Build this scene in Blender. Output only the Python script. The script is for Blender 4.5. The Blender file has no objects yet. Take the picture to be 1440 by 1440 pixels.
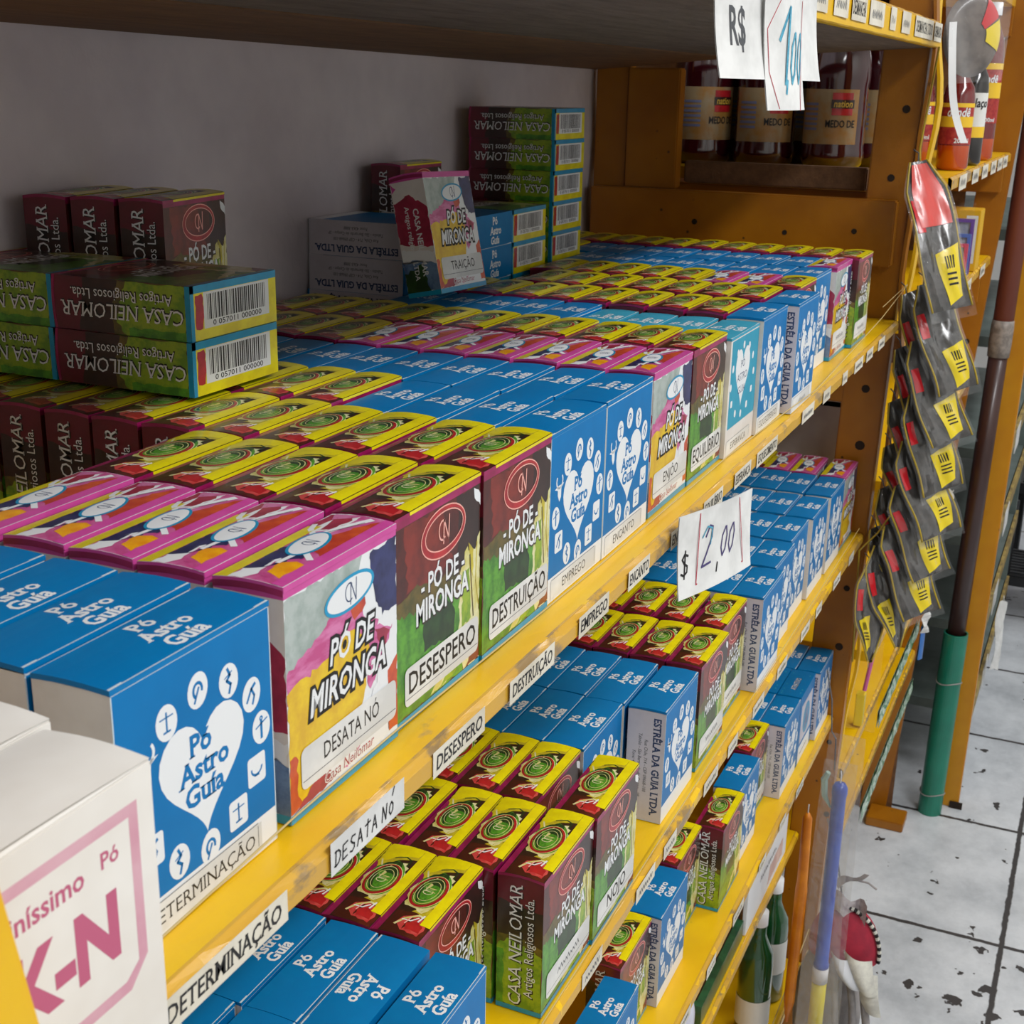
import bpy, bmesh, math, random
from mathutils import Vector, Matrix, Euler
random.seed(7)
SC = bpy.context.scene
COL = SC.collection
PI = math.pi

# ------------------------------------------------------------------ camera
cam_d = bpy.data.cameras.new('camera'); cam = bpy.data.objects.new('camera', cam_d); COL.objects.link(cam)
F_ = Vector((0.86873, 0.38819, -0.30759)); R_ = Vector((0.4135, -0.9103, 0.0191)); U_ = Vector((0.2726, 0.1438, 0.9513))
M_ = Matrix((R_, U_, -F_)).transposed().to_4x4()
M_.translation = Vector((-0.34813, -0.24019, 0.25474))
cam.matrix_world = M_
cam_d.sensor_width = 36.0; cam_d.sensor_fit = 'HORIZONTAL'; cam_d.lens = 36.0 * 1867.14 / 1440.0
cam_d.clip_start = 0.01; cam_d.clip_end = 50
cam_d.dof.use_dof = True; cam_d.dof.focus_distance = 0.75; cam_d.dof.aperture_fstop = 45
SC.camera = cam
# ------------------------------------------------------------------ world, lights, exposure
w = bpy.data.worlds.new('shop_ambient'); SC.world = w; w.use_nodes = True
w.node_tree.nodes['Background'].inputs[0].default_value = (0.93, 0.97, 1.0, 1)
w.node_tree.nodes['Background'].inputs[1].default_value = 0.55

def area(name, loc, size, size_y, energy, rot=(0, 0, 0), col=(0.98, 0.99, 1.0)):
    l = bpy.data.lights.new(name, 'AREA'); l.shape = 'RECTANGLE'; l.size = size; l.size_y = size_y; l.energy = energy; l.color = col
    o = bpy.data.objects.new(name, l); o.location = loc; o.rotation_euler = rot; COL.objects.link(o); return o
area('ceiling_tube_light', (0.3, -1.2, 1.36), 1.3, 0.22, 31)
area('ceiling_tube_light', (2.1, -1.0, 1.36), 1.3, 0.22, 20)
area('ceiling_tube_light', (-1.0, -1.2, 1.36), 1.0, 0.22, 9)
area('ceiling_tube_light', (3.9, -0.9, 1.36), 1.3, 0.22, 11)
SC.view_settings.view_transform = 'Standard'
SC.view_settings.look = 'None'
SC.view_settings.exposure = 0.0
SC.view_settings.gamma = 1.0
SC.view_settings.use_curve_mapping = False

# ------------------------------------------------------------------ materials
def lin(c):
    return tuple((x / 12.92 if x <= 0.04045 else ((x + 0.055) / 1.055) ** 2.4) for x in [v / 255.0 for v in c])
MATS = {}
def mat(name, c, rough=0.45, c2=None, scale=60, coat=0.0, metal=0.0, bump=0.0, bscale=None, contrast=(0.4, 0.6), spec=0.5, trans=0.0, stretch=None, detail=4):
    """procedural principled; c2 = second colour mixed in by noise"""
    if name in MATS: return MATS[name]
    m = bpy.data.materials.new(name); m.use_nodes = True
    nt = m.node_tree; N = nt.nodes; L = nt.links
    b = N['Principled BSDF']
    b.inputs['Roughness'].default_value = rough
    b.inputs['Metallic'].default_value = metal
    b.inputs['Coat Weight'].default_value = coat
    b.inputs['Coat Roughness'].default_value = 0.12
    b.inputs['Specular IOR Level'].default_value = spec
    b.inputs['Transmission Weight'].default_value = trans
    col = (*lin(c), 1)
    b.inputs['Base Color'].default_value = col
    m.diffuse_color = col
    if c2 or bump:
        tc = N.new('ShaderNodeTexCoord')
        vec = tc.outputs['Object']
        if stretch:
            mp = N.new('ShaderNodeMapping'); mp.inputs['Scale'].default_value = stretch
            L.new(vec, mp.inputs['Vector']); vec = mp.outputs['Vector']
    if c2:
        n = N.new('ShaderNodeTexNoise'); n.inputs['Scale'].default_value = scale; n.inputs['Detail'].default_value = detail; n.inputs['Roughness'].default_value = 0.62
        L.new(vec, n.inputs['Vector'])
        r = N.new('ShaderNodeValToRGB'); r.color_ramp.elements[0].position = contrast[0]; r.color_ramp.elements[1].position = contrast[1]
        r.color_ramp.elements[0].color = col; r.color_ramp.elements[1].color = (*lin(c2), 1)
        L.new(n.outputs['Fac'], r.inputs['Fac']); L.new(r.outputs['Color'], b.inputs['Base Color'])
    if bump:
        n2 = N.new('ShaderNodeTexNoise'); n2.inputs['Scale'].default_value = bscale or scale; n2.inputs['Detail'].default_value = 6
        L.new(vec, n2.inputs['Vector'])
        bp = N.new('ShaderNodeBump'); bp.inputs['Strength'].default_value = bump; bp.inputs['Distance'].default_value = 0.004
        L.new(n2.outputs['Fac'], bp.inputs['Height']); L.new(bp.outputs['Normal'], b.inputs['Normal'])
    MATS[name] = m
    return m

def paint_mat(name, c, dark, worn, wear=0.62, rough=0.36, specks=True):
    """painted wood: slow tone drift, worn patches, knots and dark specks"""
    m = bpy.data.materials.new(name); m.use_nodes = True
    nt = m.node_tree; N = nt.nodes; L = nt.links; b = N['Principled BSDF']
    b.inputs['Roughness'].default_value = rough
    tc = N.new('ShaderNodeTexCoord')
    def noise(scale, det=5, st=(1, 1, 1)):
        mp = N.new('ShaderNodeMapping'); mp.inputs['Scale'].default_value = st; L.new(tc.outputs['Object'], mp.inputs['Vector'])
        n = N.new('ShaderNodeTexNoise'); n.inputs['Scale'].default_value = scale; n.inputs['Detail'].default_value = det; n.inputs['Roughness'].default_value = 0.65
        L.new(mp.outputs['Vector'], n.inputs['Vector']); return n.outputs['Fac']
    def ramp(fac, a, bb):
        r = N.new('ShaderNodeMapRange'); r.inputs['From Min'].default_value = a; r.inputs['From Max'].default_value = bb
        L.new(fac, r.inputs['Value']); return r.outputs['Result']
    def mix(fac, A, B):
        x = N.new('ShaderNodeMix'); x.data_type = 'RGBA'; L.new(fac, x.inputs['Factor'])
        for s, v in ((6, A), (7, B)):
            if isinstance(v, tuple): x.inputs[s].default_value = v
            else: L.new(v, x.inputs[s])
        return x.outputs[2]
    C1 = (*lin(c), 1); C2 = (*lin(dark), 1); C3 = (*lin(worn), 1)
    base = mix(ramp(noise(9, 3), 0.35, 0.7), C1, C2)
    base = mix(ramp(noise(32, 8, (0.5, 1, 1)), wear, wear + 0.06), base, C3)
    if specks:
        v = N.new('ShaderNodeTexVoronoi'); v.inputs['Scale'].default_value = 36; L.new(tc.outputs['Object'], v.inputs['Vector'])
        s1 = N.new('ShaderNodeMapRange'); s1.inputs['From Min'].default_value = 0.085; s1.inputs['From Max'].default_value = 0.05
        L.new(v.outputs['Distance'], s1.inputs['Value'])
        s2 = ramp(noise(14, 2), 0.5, 0.56)
        mu = N.new('ShaderNodeMath'); mu.operation = 'MULTIPLY'; L.new(s1.outputs['Result'], mu.inputs[0]); L.new(s2, mu.inputs[1])
        base = mix(mu.outputs[0], base, (*lin((70, 45, 20)), 1))
    L.new(base, b.inputs['Base Color'])
    bp = N.new('ShaderNodeBump'); bp.inputs['Strength'].default_value = 0.25; bp.inputs['Distance'].default_value = 0.002
    L.new(noise(45, 6, (0.35, 1, 1)), bp.inputs['Height']); L.new(bp.outputs['Normal'], b.inputs['Normal'])
    MATS[name] = m; return m

YEL = paint_mat('yellow_paint', (236, 190, 6), (226, 172, 4), (190, 150, 70), wear=.66)
YELEDGE = paint_mat('yellow_paint_worn', (216, 166, 34), (200, 154, 60), (150, 122, 78), wear=0.555, rough=0.25)
YELSH = paint_mat('yellow_paint_shaded', (168, 106, 12), (148, 88, 10), (112, 70, 22), wear=0.7)  # yellow paint turned orange-brown: shade on the frames put into the colour
RAW = mat('raw_wood', (112, 98, 88), 0.8, (84, 70, 60), 14, stretch=(1, 8, 8), contrast=(0.3, 0.7), bump=0.3, bscale=40)
RAWB = mat('raw_wood_brown', (120, 84, 54), 0.8, (96, 66, 42), 14, stretch=(1, 8, 8), contrast=(0.3, 0.7), bump=0.2, bscale=40)
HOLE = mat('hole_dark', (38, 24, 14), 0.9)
PAPER = mat('paper_white', (226, 226, 224), 0.6, (206, 206, 204), 25)
PAPERC = mat('paper_cream', (222, 216, 200), 0.6, (204, 196, 178), 25)
INK = mat('ink_black', (22, 20, 22), 0.5)
INKG = mat('ink_grey', (92, 94, 100), 0.5)
INKB = mat('ink_blue', (58, 140, 170), 0.5, (90, 170, 196), 300)
INKR = mat('ink_red', (176, 46, 66), 0.5)
# powder box printing inks
BLUE = mat('print_blue', (0, 122, 184), 0.4, (0, 114, 176), 18, spec=.25)
BLUES = mat('print_blue_side', (0, 114, 178), 0.4, (0, 108, 170), 18, spec=.25)
TEAL = mat('print_teal', (38, 146, 176), 0.5, (52, 154, 182), 20)
WHITE = mat('print_white', (228, 230, 232), 0.4)
CARD = mat('carton_white', (222, 217, 212), 0.6, (212, 206, 200), 30)
CARDL = mat('carton_lilac', (205, 200, 208), 0.55, (196, 190, 198), 30)
NAVYT = mat('print_navy_text', (40, 62, 104), 0.5)
MAG = mat('print_magenta', (168, 28, 98), 0.3, (136, 18, 70), 40, coat=0.3)
MAR = mat('print_maroon', (104, 16, 36), 0.3, (84, 12, 26), 30, coat=0.3)
BRN = mat('print_brown', (92, 30, 24), 0.3, (66, 24, 20), 55, coat=0.3)
BRNR = mat('print_red_brown', (132, 42, 30), 0.3, (98, 30, 24), 60, coat=0.3)
BRND = mat('print_dark_brown', (58, 34, 30), 0.3, (44, 26, 22), 50, coat=0.3)
GRN = mat('print_green', (92, 160, 44), 0.32, (58, 118, 34), 120, coat=0.3)
GRNY = mat('print_yellow_green', (150, 176, 40), 0.32, (104, 146, 36), 120, coat=0.3)
GRND = mat('print_dark_green', (40, 74, 34), 0.32, (26, 52, 26), 90, coat=0.3)
OLV = mat('print_olive', (112, 92, 36), 0.32, (78, 74, 30), 110, coat=0.3)
CRM = mat('print_cream', (226, 222, 176), 0.32, (206, 196, 110), 90, coat=0.3)
YLW = mat('print_yellow', (236, 222, 12), 0.3, (222, 204, 16), 60, coat=0.3)
OCH = mat('print_ochre', (206, 190, 40), 0.3, (170, 150, 40), 90, coat=0.3)
RED = mat('print_red', (186, 34, 40), 0.3, (156, 24, 34), 90, coat=0.3)
REDB_ = mat('print_soft_red', (206, 78, 74), 0.3, (184, 52, 54), 140)
REDP = mat('print_pale_red', (214, 96, 84), 0.3, (190, 70, 62), 160)
ROSE = mat('print_rose_line', (238, 172, 160), 0.4)
CYN = mat('print_cyan', (0, 150, 196), 0.32, (0, 140, 186), 60, coat=0.3)
PNK = mat('print_pink', (208, 82, 160), 0.3, (200, 70, 150), 40, coat=0.3)
PNKL = mat('print_pale_pink', (212, 120, 170), 0.32, (190, 70, 130), 70, coat=0.3, stretch=(1, 1, 3))
GRY = mat('print_grey_wash', (176, 186, 182), 0.32, (148, 162, 156), 90, coat=0.3)
AMB = mat('print_amber', (232, 196, 14), 0.32, (214, 168, 18), 70, coat=0.3)
AMBO = mat('print_orange_amber', (240, 172, 18), 0.32, (228, 140, 20), 90, coat=0.3)
ORR = mat('print_orange_red', (206, 86, 40), 0.32, (180, 58, 40), 80, coat=0.3)
CRIM = mat('print_crimson', (170, 44, 74), 0.32, (146, 34, 62), 70, coat=0.3)
NVY = mat('print_navy', (50, 54, 104), 0.32, (34, 36, 78), 90, coat=0.3)
STEEL = mat('print_steel_blue', (110, 140, 180), 0.32, (70, 96, 140), 80, coat=0.3)
EDGE = mat('worn_card_edge', (196, 208, 214), 0.7)
FLAPIN = mat('flap_shadow_card', (190, 180, 170), 0.8)

def film_mat(name, tint=(1, 1, 1), amount=0.16, rough=0.08):
    m = bpy.data.materials.new(name); m.use_nodes = True
    nt = m.node_tree; N = nt.nodes; L = nt.links
    N.remove(N['Principled BSDF']); out = N['Material Output']
    tr = N.new('ShaderNodeBsdfTransparent'); tr.inputs[0].default_value = (*tint, 1)
    gl = N.new('ShaderNodeBsdfPrincipled'); gl.inputs['Base Color'].default_value = (0.8, 0.8, 0.8, 1); gl.inputs['Roughness'].default_value = rough
    gl.inputs['Coat Weight'].default_value = 1.0; gl.inputs['Coat Roughness'].default_value = 0.05
    tc = N.new('ShaderNodeTexCoord'); nz = N.new('ShaderNodeTexNoise'); nz.inputs['Scale'].default_value = 45; nz.inputs['Detail'].default_value = 3; nz.inputs['Distortion'].default_value = 1.2
    L.new(tc.outputs['Object'], nz.inputs['Vector']); bp = N.new('ShaderNodeBump'); bp.inputs['Strength'].default_value = 0.9; bp.inputs['Distance'].default_value = 0.006
    L.new(nz.outputs['Fac'], bp.inputs['Height']); L.new(bp.outputs['Normal'], gl.inputs['Normal']); L.new(bp.outputs['Normal'], gl.inputs['Coat Normal'])
    lw = N.new('ShaderNodeLayerWeight'); lw.inputs[0].default_value = 0.25
    ad = N.new('ShaderNodeMath'); ad.operation = 'MULTIPLY_ADD'; ad.inputs[1].default_value = 0.5; ad.inputs[2].default_value = amount
    L.new(lw.outputs['Facing'], ad.inputs[0])
    mx = N.new('ShaderNodeMixShader'); L.new(ad.outputs[0], mx.inputs[0]); L.new(tr.outputs[0], mx.inputs[1]); L.new(gl.outputs[0], mx.inputs[2])
    L.new(mx.outputs[0], out.inputs['Surface'])
    MATS[name] = m; return m
FILM = film_mat('clear_film', (1, 1, 1), .04, .05)
FILMG = film_mat('cloudy_film', (0.92, 0.91, 0.89), 0.13, 0.25)

# ------------------------------------------------------------------ geometry collector
class G:
    def __init__(s): s.v = []; s.f = []; s.m = []; s.mats = []
    def mi(s, m):
        if m not in s.mats: s.mats.append(m)
        return s.mats.index(m)
    def add(s, vs, fs, m):
        o = len(s.v); s.v += [tuple(x) for x in vs]; k = s.mi(m)
        for f in fs: s.f.append([i + o for i in f]); s.m.append(k)
    def poly(s, pts, m): s.add(pts, [list(range(len(pts)))], m)
    def box(s, a, b, m, faces='xXyYzZ'):
        x0, y0, z0 = a; x1, y1, z1 = b
        vs = [(x0, y0, z0), (x1, y0, z0), (x1, y1, z0), (x0, y1, z0), (x0, y0, z1), (x1, y0, z1), (x1, y1, z1), (x0, y1, z1)]
        fd = {'z': [3, 2, 1, 0], 'Z': [4, 5, 6, 7], 'y': [0, 1, 5, 4], 'X': [1, 2, 6, 5], 'Y': [2, 3, 7, 6], 'x': [3, 0, 4, 7]}
        s.add(vs, [fd[c] for c in faces], m)
    def tube(s, pts, r, m, n=8, cap=True):
        pts = [Vector(p) for p in pts]; rr = r if isinstance(r, (list, tuple)) else [r] * len(pts)
        vs = []; fs = []; prev = None
        for i, p in enumerate(pts):
            t = (pts[min(i + 1, len(pts) - 1)] - pts[max(i - 1, 0)]).normalized()
            if prev is None:
                a = Vector((0, 0, 1)) if abs(t.z) < 0.9 else Vector((1, 0, 0)); u = t.cross(a).normalized()
            else: u = (prev - t * prev.dot(t)).normalized()
            prev = u; q = t.cross(u)
            for k in range(n):
                an = 2 * PI * k / n; vs.append(p + (u * math.cos(an) + q * math.sin(an)) * rr[i])
        for i in range(len(pts) - 1):
            for k in range(n):
                a = i * n + k; b = i * n + (k + 1) % n; fs.append([a, b, b + n, a + n])
        if cap: fs.append(list(range(n))[::-1]); fs.append([(len(pts) - 1) * n + k for k in range(n)])
        s.add(vs, fs, m)
    def lathe(s, prof, m, n=24, o=(0, 0, 0), a0=0, a1=2 * PI):
        full = abs(a1 - a0 - 2 * PI) < 1e-6; cnt = n if full else n + 1
        vs = []; fs = []
        for r, z in prof:
            for k in range(cnt):
                an = a0 + (a1 - a0) * k / n; vs.append((o[0] + r * math.cos(an), o[1] + r * math.sin(an), o[2] + z))
        for i in range(len(prof) - 1):
            for k in range(n):
                a = i * cnt + k; b = i * cnt + ((k + 1) % cnt); fs.append([a, b, b + cnt, a + cnt])
        s.add(vs, fs, m)
    def grid(s, fn, nu, nv, m):
        vs = [fn(i / nu, j / nv) for j in range(nv + 1) for i in range(nu + 1)]
        fs = [[j * (nu + 1) + i, j * (nu + 1) + i + 1, (j + 1) * (nu + 1) + i + 1, (j + 1) * (nu + 1) + i] for j in range(nv) for i in range(nu)]
        s.add(vs, fs, m)
    def mesh(s, name, bevel=0, smooth=False):
        me = bpy.data.meshes.new(name); me.from_pydata(s.v, [], s.f)
        for m in s.mats: me.materials.append(m)
        for p, k in zip(me.polygons, s.m): p.material_index = k; p.use_smooth = smooth
        me.update()
        if bevel:
            bm = bmesh.new(); bm.from_mesh(me); bmesh.ops.remove_doubles(bm, verts=bm.verts, dist=1e-6)
            bmesh.ops.bevel(bm, geom=list(bm.edges), offset=bevel, segments=2, affect='EDGES', clamp_overlap=True)
            bm.to_mesh(me); bm.free()
        return me
    def build(s, name, parent=None, loc=(0, 0, 0), rot=(0, 0, 0), bevel=0, smooth=False):
        o = bpy.data.objects.new(name, s.mesh(name, bevel, smooth)); COL.objects.link(o)
        o.location = loc; o.rotation_euler = rot
        if parent: o.parent = parent
        return o

def tag(o, label=None, cat=None, group=None, kind=None):
    if label: o['label'] = label
    if cat: o['category'] = cat
    if group: o['group'] = group
    if kind: o['kind'] = kind
    return o
def thing(name, label, cat, loc=(0, 0, 0), rot=(0, 0, 0), group=None):
    o = bpy.data.objects.new(name, None); o.empty_display_size = 0.02; COL.objects.link(o); o.location = loc; o.rotation_euler = rot
    return tag(o, label, cat, group)
def obj(name, me, parent=None, loc=(0, 0, 0), rot=(0, 0, 0)):
    o = bpy.data.objects.new(name, me); COL.objects.link(o); o.location = loc; o.rotation_euler = rot
    if parent: o.parent = parent
    return o

# ------------------------------------------------------------------ flat printing on a face
class Fr:
    """frame on a flat face: mm coordinates, layer stack"""
    def __init__(s, g, o, u, v, k=0.001, lift=0.00002):
        s.g = g; s.o = Vector(o); s.u = Vector(u); s.v = Vector(v); s.n = s.u.cross(s.v).normalized(); s.k = k; s.lift = lift
    def p(s, a, b, l): return s.o + s.u * (a * s.k) + s.v * (b * s.k) + s.n * (s.lift * l)
    def poly(s, pts, m, l=1): s.g.poly([s.p(a, b, l) for a, b in pts], m)
    def rect(s, a0, b0, a1, b1, m, l=1): s.poly([(a0, b0), (a1, b0), (a1, b1), (a0, b1)], m, l)
    def rrect(s, a0, b0, a1, b1, r, m, l=1):
        pts = []
        for cx, cy, t in ((a1 - r, b0 + r, -90), (a1 - r, b1 - r, 0), (a0 + r, b1 - r, 90), (a0 + r, b0 + r, 180)):
            for i in range(5):
                an = math.radians(t + i * 22.5); pts.append((cx + r * math.cos(an), cy + r * math.sin(an)))
        s.poly(pts, m, l)
    def ell(s, cx, cy, rx, ry, m, l=1, n=28, rot=0):
        c, si = math.cos(rot), math.sin(rot)
        s.poly([(cx + rx * math.cos(t) * c - ry * math.sin(t) * si, cy + rx * math.cos(t) * si + ry * math.sin(t) * c) for t in [2 * PI * i / n for i in range(n)]], m, l)
    def ring(s, cx, cy, rx, ry, wd, m, l=1, n=32, a0=0, a1=2 * PI, off=(0, 0)):
        vs = []
        for i in range(n + 1):
            t = a0 + (a1 - a0) * i / n
            vs.append(s.p(cx + rx * math.cos(t), cy + ry * math.sin(t), l)); vs.append(s.p(cx + off[0] + (rx - wd) * math.cos(t), cy + off[1] + (ry - wd) * math.sin(t), l))
        s.g.add(vs, [[2 * i, 2 * i + 2, 2 * i + 3, 2 * i + 1] for i in range(n)], m)
    def blob(s, pts, m, l=1, jag=0.8, step=2.5, clip=None):
        out = []
        for i, (a, b) in enumerate(pts):
            c, d = pts[(i + 1) % len(pts)]; k = max(1, int(math.hypot(c - a, d - b) / step))
            for j in range(k):
                t = j / k; x = a + (c - a) * t + random.uniform(-jag, jag); y = b + (d - b) * t + random.uniform(-jag, jag)
                if clip: x = min(max(x, clip[0]), clip[2]); y = min(max(y, clip[1]), clip[3])
                out.append((x, y))
        s.poly(out, m, l)
    def line(s, pts, wd, m, l=1):
        for (a, b), (c, d) in zip(pts[:-1], pts[1:]):
            L = math.hypot(c - a, d - b) or 1e-6; nx, ny = -(d - b) / L * wd / 2, (c - a) / L * wd / 2
            ex, ey = (c - a) / L * wd * .3, (d - b) / L * wd * .3
            s.poly([(a - ex - nx, b - ey - ny), (c + ex - nx, d + ey - ny), (c + ex + nx, d + ey + ny), (a - ex + nx, b - ey + ny)], m, l)
    def text(s, t, x, y, size, m, l=1, bold=0.0, shear=0.0, sx=1.0, serif=False, align='C', rot=0.0, outline=None, sp=1.0):
        if outline:
            s.text(t, x, y, size, outline[0], l, bold=bold + outline[1], shear=shear, sx=sx, align=align, rot=rot, sp=sp); l += 1
        vs, fs, wd = glyphs(t, bold, shear, serif, sp)
        dx = {'C': -wd / 2, 'L': 0, 'R': -wd}[align]
        c, si = math.cos(rot), math.sin(rot)
        P = []
        for a, b in vs:
            a = (a + dx) * size * sx; b = b * size
            P.append(s.p(x + a * c - b * si, y + a * si + b * c, l))
        s.g.add(P, fs, m)

_GC = {}
def glyphs(t, bold, shear, serif, sp):
    key = (t, round(bold, 4), shear, serif, sp)
    if key in _GC: return _GC[key]
    c = bpy.data.curves.new('tmp_text', 'FONT'); c.body = t; c.resolution_u = 2; c.offset = bold; c.shear = 0; c.space_character = sp
    o = bpy.data.objects.new('tmp_text', c); COL.objects.link(o)
    bpy.context.view_layer.update()
    dg = bpy.context.evaluated_depsgraph_get()
    me = bpy.data.meshes.new_from_object(o.evaluated_get(dg))
    vs = [(v.co.x, v.co.y) for v in me.vertices]; fs = [list(p.vertices) for p in me.polygons]
    if serif:
        cnt = {}
        for f in fs:
            for i in range(len(f)):
                e = tuple(sorted((f[i], f[(i + 1) % len(f)]))); cnt[e] = cnt.get(e, 0) + 1
        for (a, b), k in list(cnt.items()):
            if k > 1: continue
            (xa, ya), (xb, yb) = vs[a], vs[b]
            if abs(ya - yb) < 0.004 and abs(xa - xb) < 0.24:
                for lev, sg in ((0 - bold, 1), (0.682 + bold, -1), (0.449 + bold, -1)):
                    if abs(ya - lev) < 0.02:
                        x0, x1 = min(xa, xb) - 0.055, max(xa, xb) + 0.055; y0, y1 = lev, lev + sg * 0.055
                        n = len(vs); vs += [(x0, y0), (x1, y0), (x1, y1), (x0, y1)]; fs.append([n, n + 1, n + 2, n + 3])
    xs = [v[0] for v in vs]; x0 = min(xs); wd = max(xs) - x0
    vs = [(x - x0 + shear * y, y) for x, y in vs]
    COL.objects.unlink(o); bpy.data.objects.remove(o); bpy.data.curves.remove(c); bpy.data.meshes.remove(me)
    _GC[key] = (vs, fs, wd); return _GC[key]

# simple hand-drawn strokes (unit box per letter)
HAND = {'D': [[(0.15, 0), (0.15, 1)], [(0, .95), (.45, .95), (.75, .75), (.8, .45), (.6, .12), (.25, 0), (0, .05)]],
        'E': [[(.7, 1), (.05, .95), (.05, 0), (.7, .05)], [(.05, .5), (.55, .52)]],
        'S': [[(.7, .95), (.25, 1), (.08, .75), (.3, .55), (.6, .42), (.62, .15), (.3, 0), (.02, .08)]],
        'A': [[(0, 0), (.35, 1), (.72, 0)], [(.15, .38), (.62, .38)]],
        'T': [[(.35, 0), (.4, 1.15)], [(0, .85), (.8, .92)]],
        'N': [[(.02, 0), (.08, 1), (.62, 0), (.7, 1.02)]],
        'Ó': [[(.35, .85), (.08, .6), (.05, .25), (.3, 0), (.6, .2), (.62, .6), (.35, .85)], [(.45, 1.25), (.72, 1.75)]],
        '0': [[(.35, .95), (.1, .7), (.08, .3), (.3, .02), (.55, .2), (.62, .65), (.42, .95), (.3, .93)]],
        '2': [[(.05, .75), (.25, 1), (.5, .95), (.55, .7), (.3, .35), (0, .02), (.7, .06)]],
        '1': [[(.05, .6), (.4, 1.05), (.3, 0)]], ',': [[(.1, .08), (0, -.25)]],
        '$': [[(.65, .85), (.3, .95), (.08, .75), (.3, .55), (.62, .4), (.6, .15), (.3, .02), (.02, .12)], [(.35, 1.1), (.35, -.12)]], ' ': []}
def hand(fr, t, x, y, h, wd, m, l=1, adv=0.85, slant=0.1, asp=0.8):
    for ch in t:
        for st in HAND.get(ch, []):
            fr.line([(x + (a * asp + b * slant) * h, y + b * h) for a, b in st], wd, m, l)
        x += h * (adv * asp if ch not in ', ' else 0.35)
def scribble(fr, x, y, ln, h, wd, m, l=1):
    pts = []; n = max(4, int(ln / (h * 0.45)))
    for i in range(n + 1): pts.append((x + ln * i / n, y + (h if i % 2 else 0) * random.uniform(0.6, 1)))
    fr.line(pts, wd, m, l)

# ------------------------------------------------------------------ powder boxes: the printed cartons
W, D, H = 0.0772, 0.0288, 0.0900
Wm, Dm, Hm = 77.2, 28.8, 90.0
def faces(g):
    return (Fr(g, (0, 0, 0), (1, 0, 0), (0, 0, 1)), Fr(g, (0, D, 0), (0, -1, 0), (0, 0, 1)), Fr(g, (0, D, 0), (1, 0, 0), (0, -1, 0)),
            Fr(g, (W, 0, 0), (0, 1, 0), (0, 0, 1)), Fr(g, (W, D, 0), (-1, 0, 0), (0, 0, 1)))
def shell(g, body, topm):
    g.box((0, 0, 0), (W, D, H - 0.0006), body, 'xyXYz')
    g.poly([(0, 0, H - 0.002), (W, 0, H - 0.002), (W, D, H - 0.002), (0, D, H - 0.002)], topm)
def monogram(fr, cx, cy, s, m, l, wd):
    fr.ring(cx - s * .22, cy + s * .05, s * .5, s * .62, wd, m, l, 20, math.radians(50), math.radians(310))
    fr.line([(cx - s * .12, cy - s * .75), (cx - s * .05, cy + s * .62), (cx + s * .5, cy - s * .62), (cx + s * .58, cy + s * .75)], wd, m, l)
def barcode(fr, a0, b0, a1, b1, l):
    fr.rect(a0, b0, a1, b1, WHITE, l)
    rnd = random.Random(3); x = a0 + 3; top = b1 - 1.2; bot = b0 + 4.4
    while x < a1 - 3.4:
        wd = rnd.choice((.45, .45, .9, 1.3)); fr.rect(x, bot, x + wd, top, INK, l + 1); x += wd + rnd.choice((.45, .6, .9))
    fr.text('0 057011 000000', (a0 + a1) / 2, b0 + .9, 4.1, INK, l + 1, sx=((a1 - a0) / 52.0) * 1.35, bold=0.01)

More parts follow.
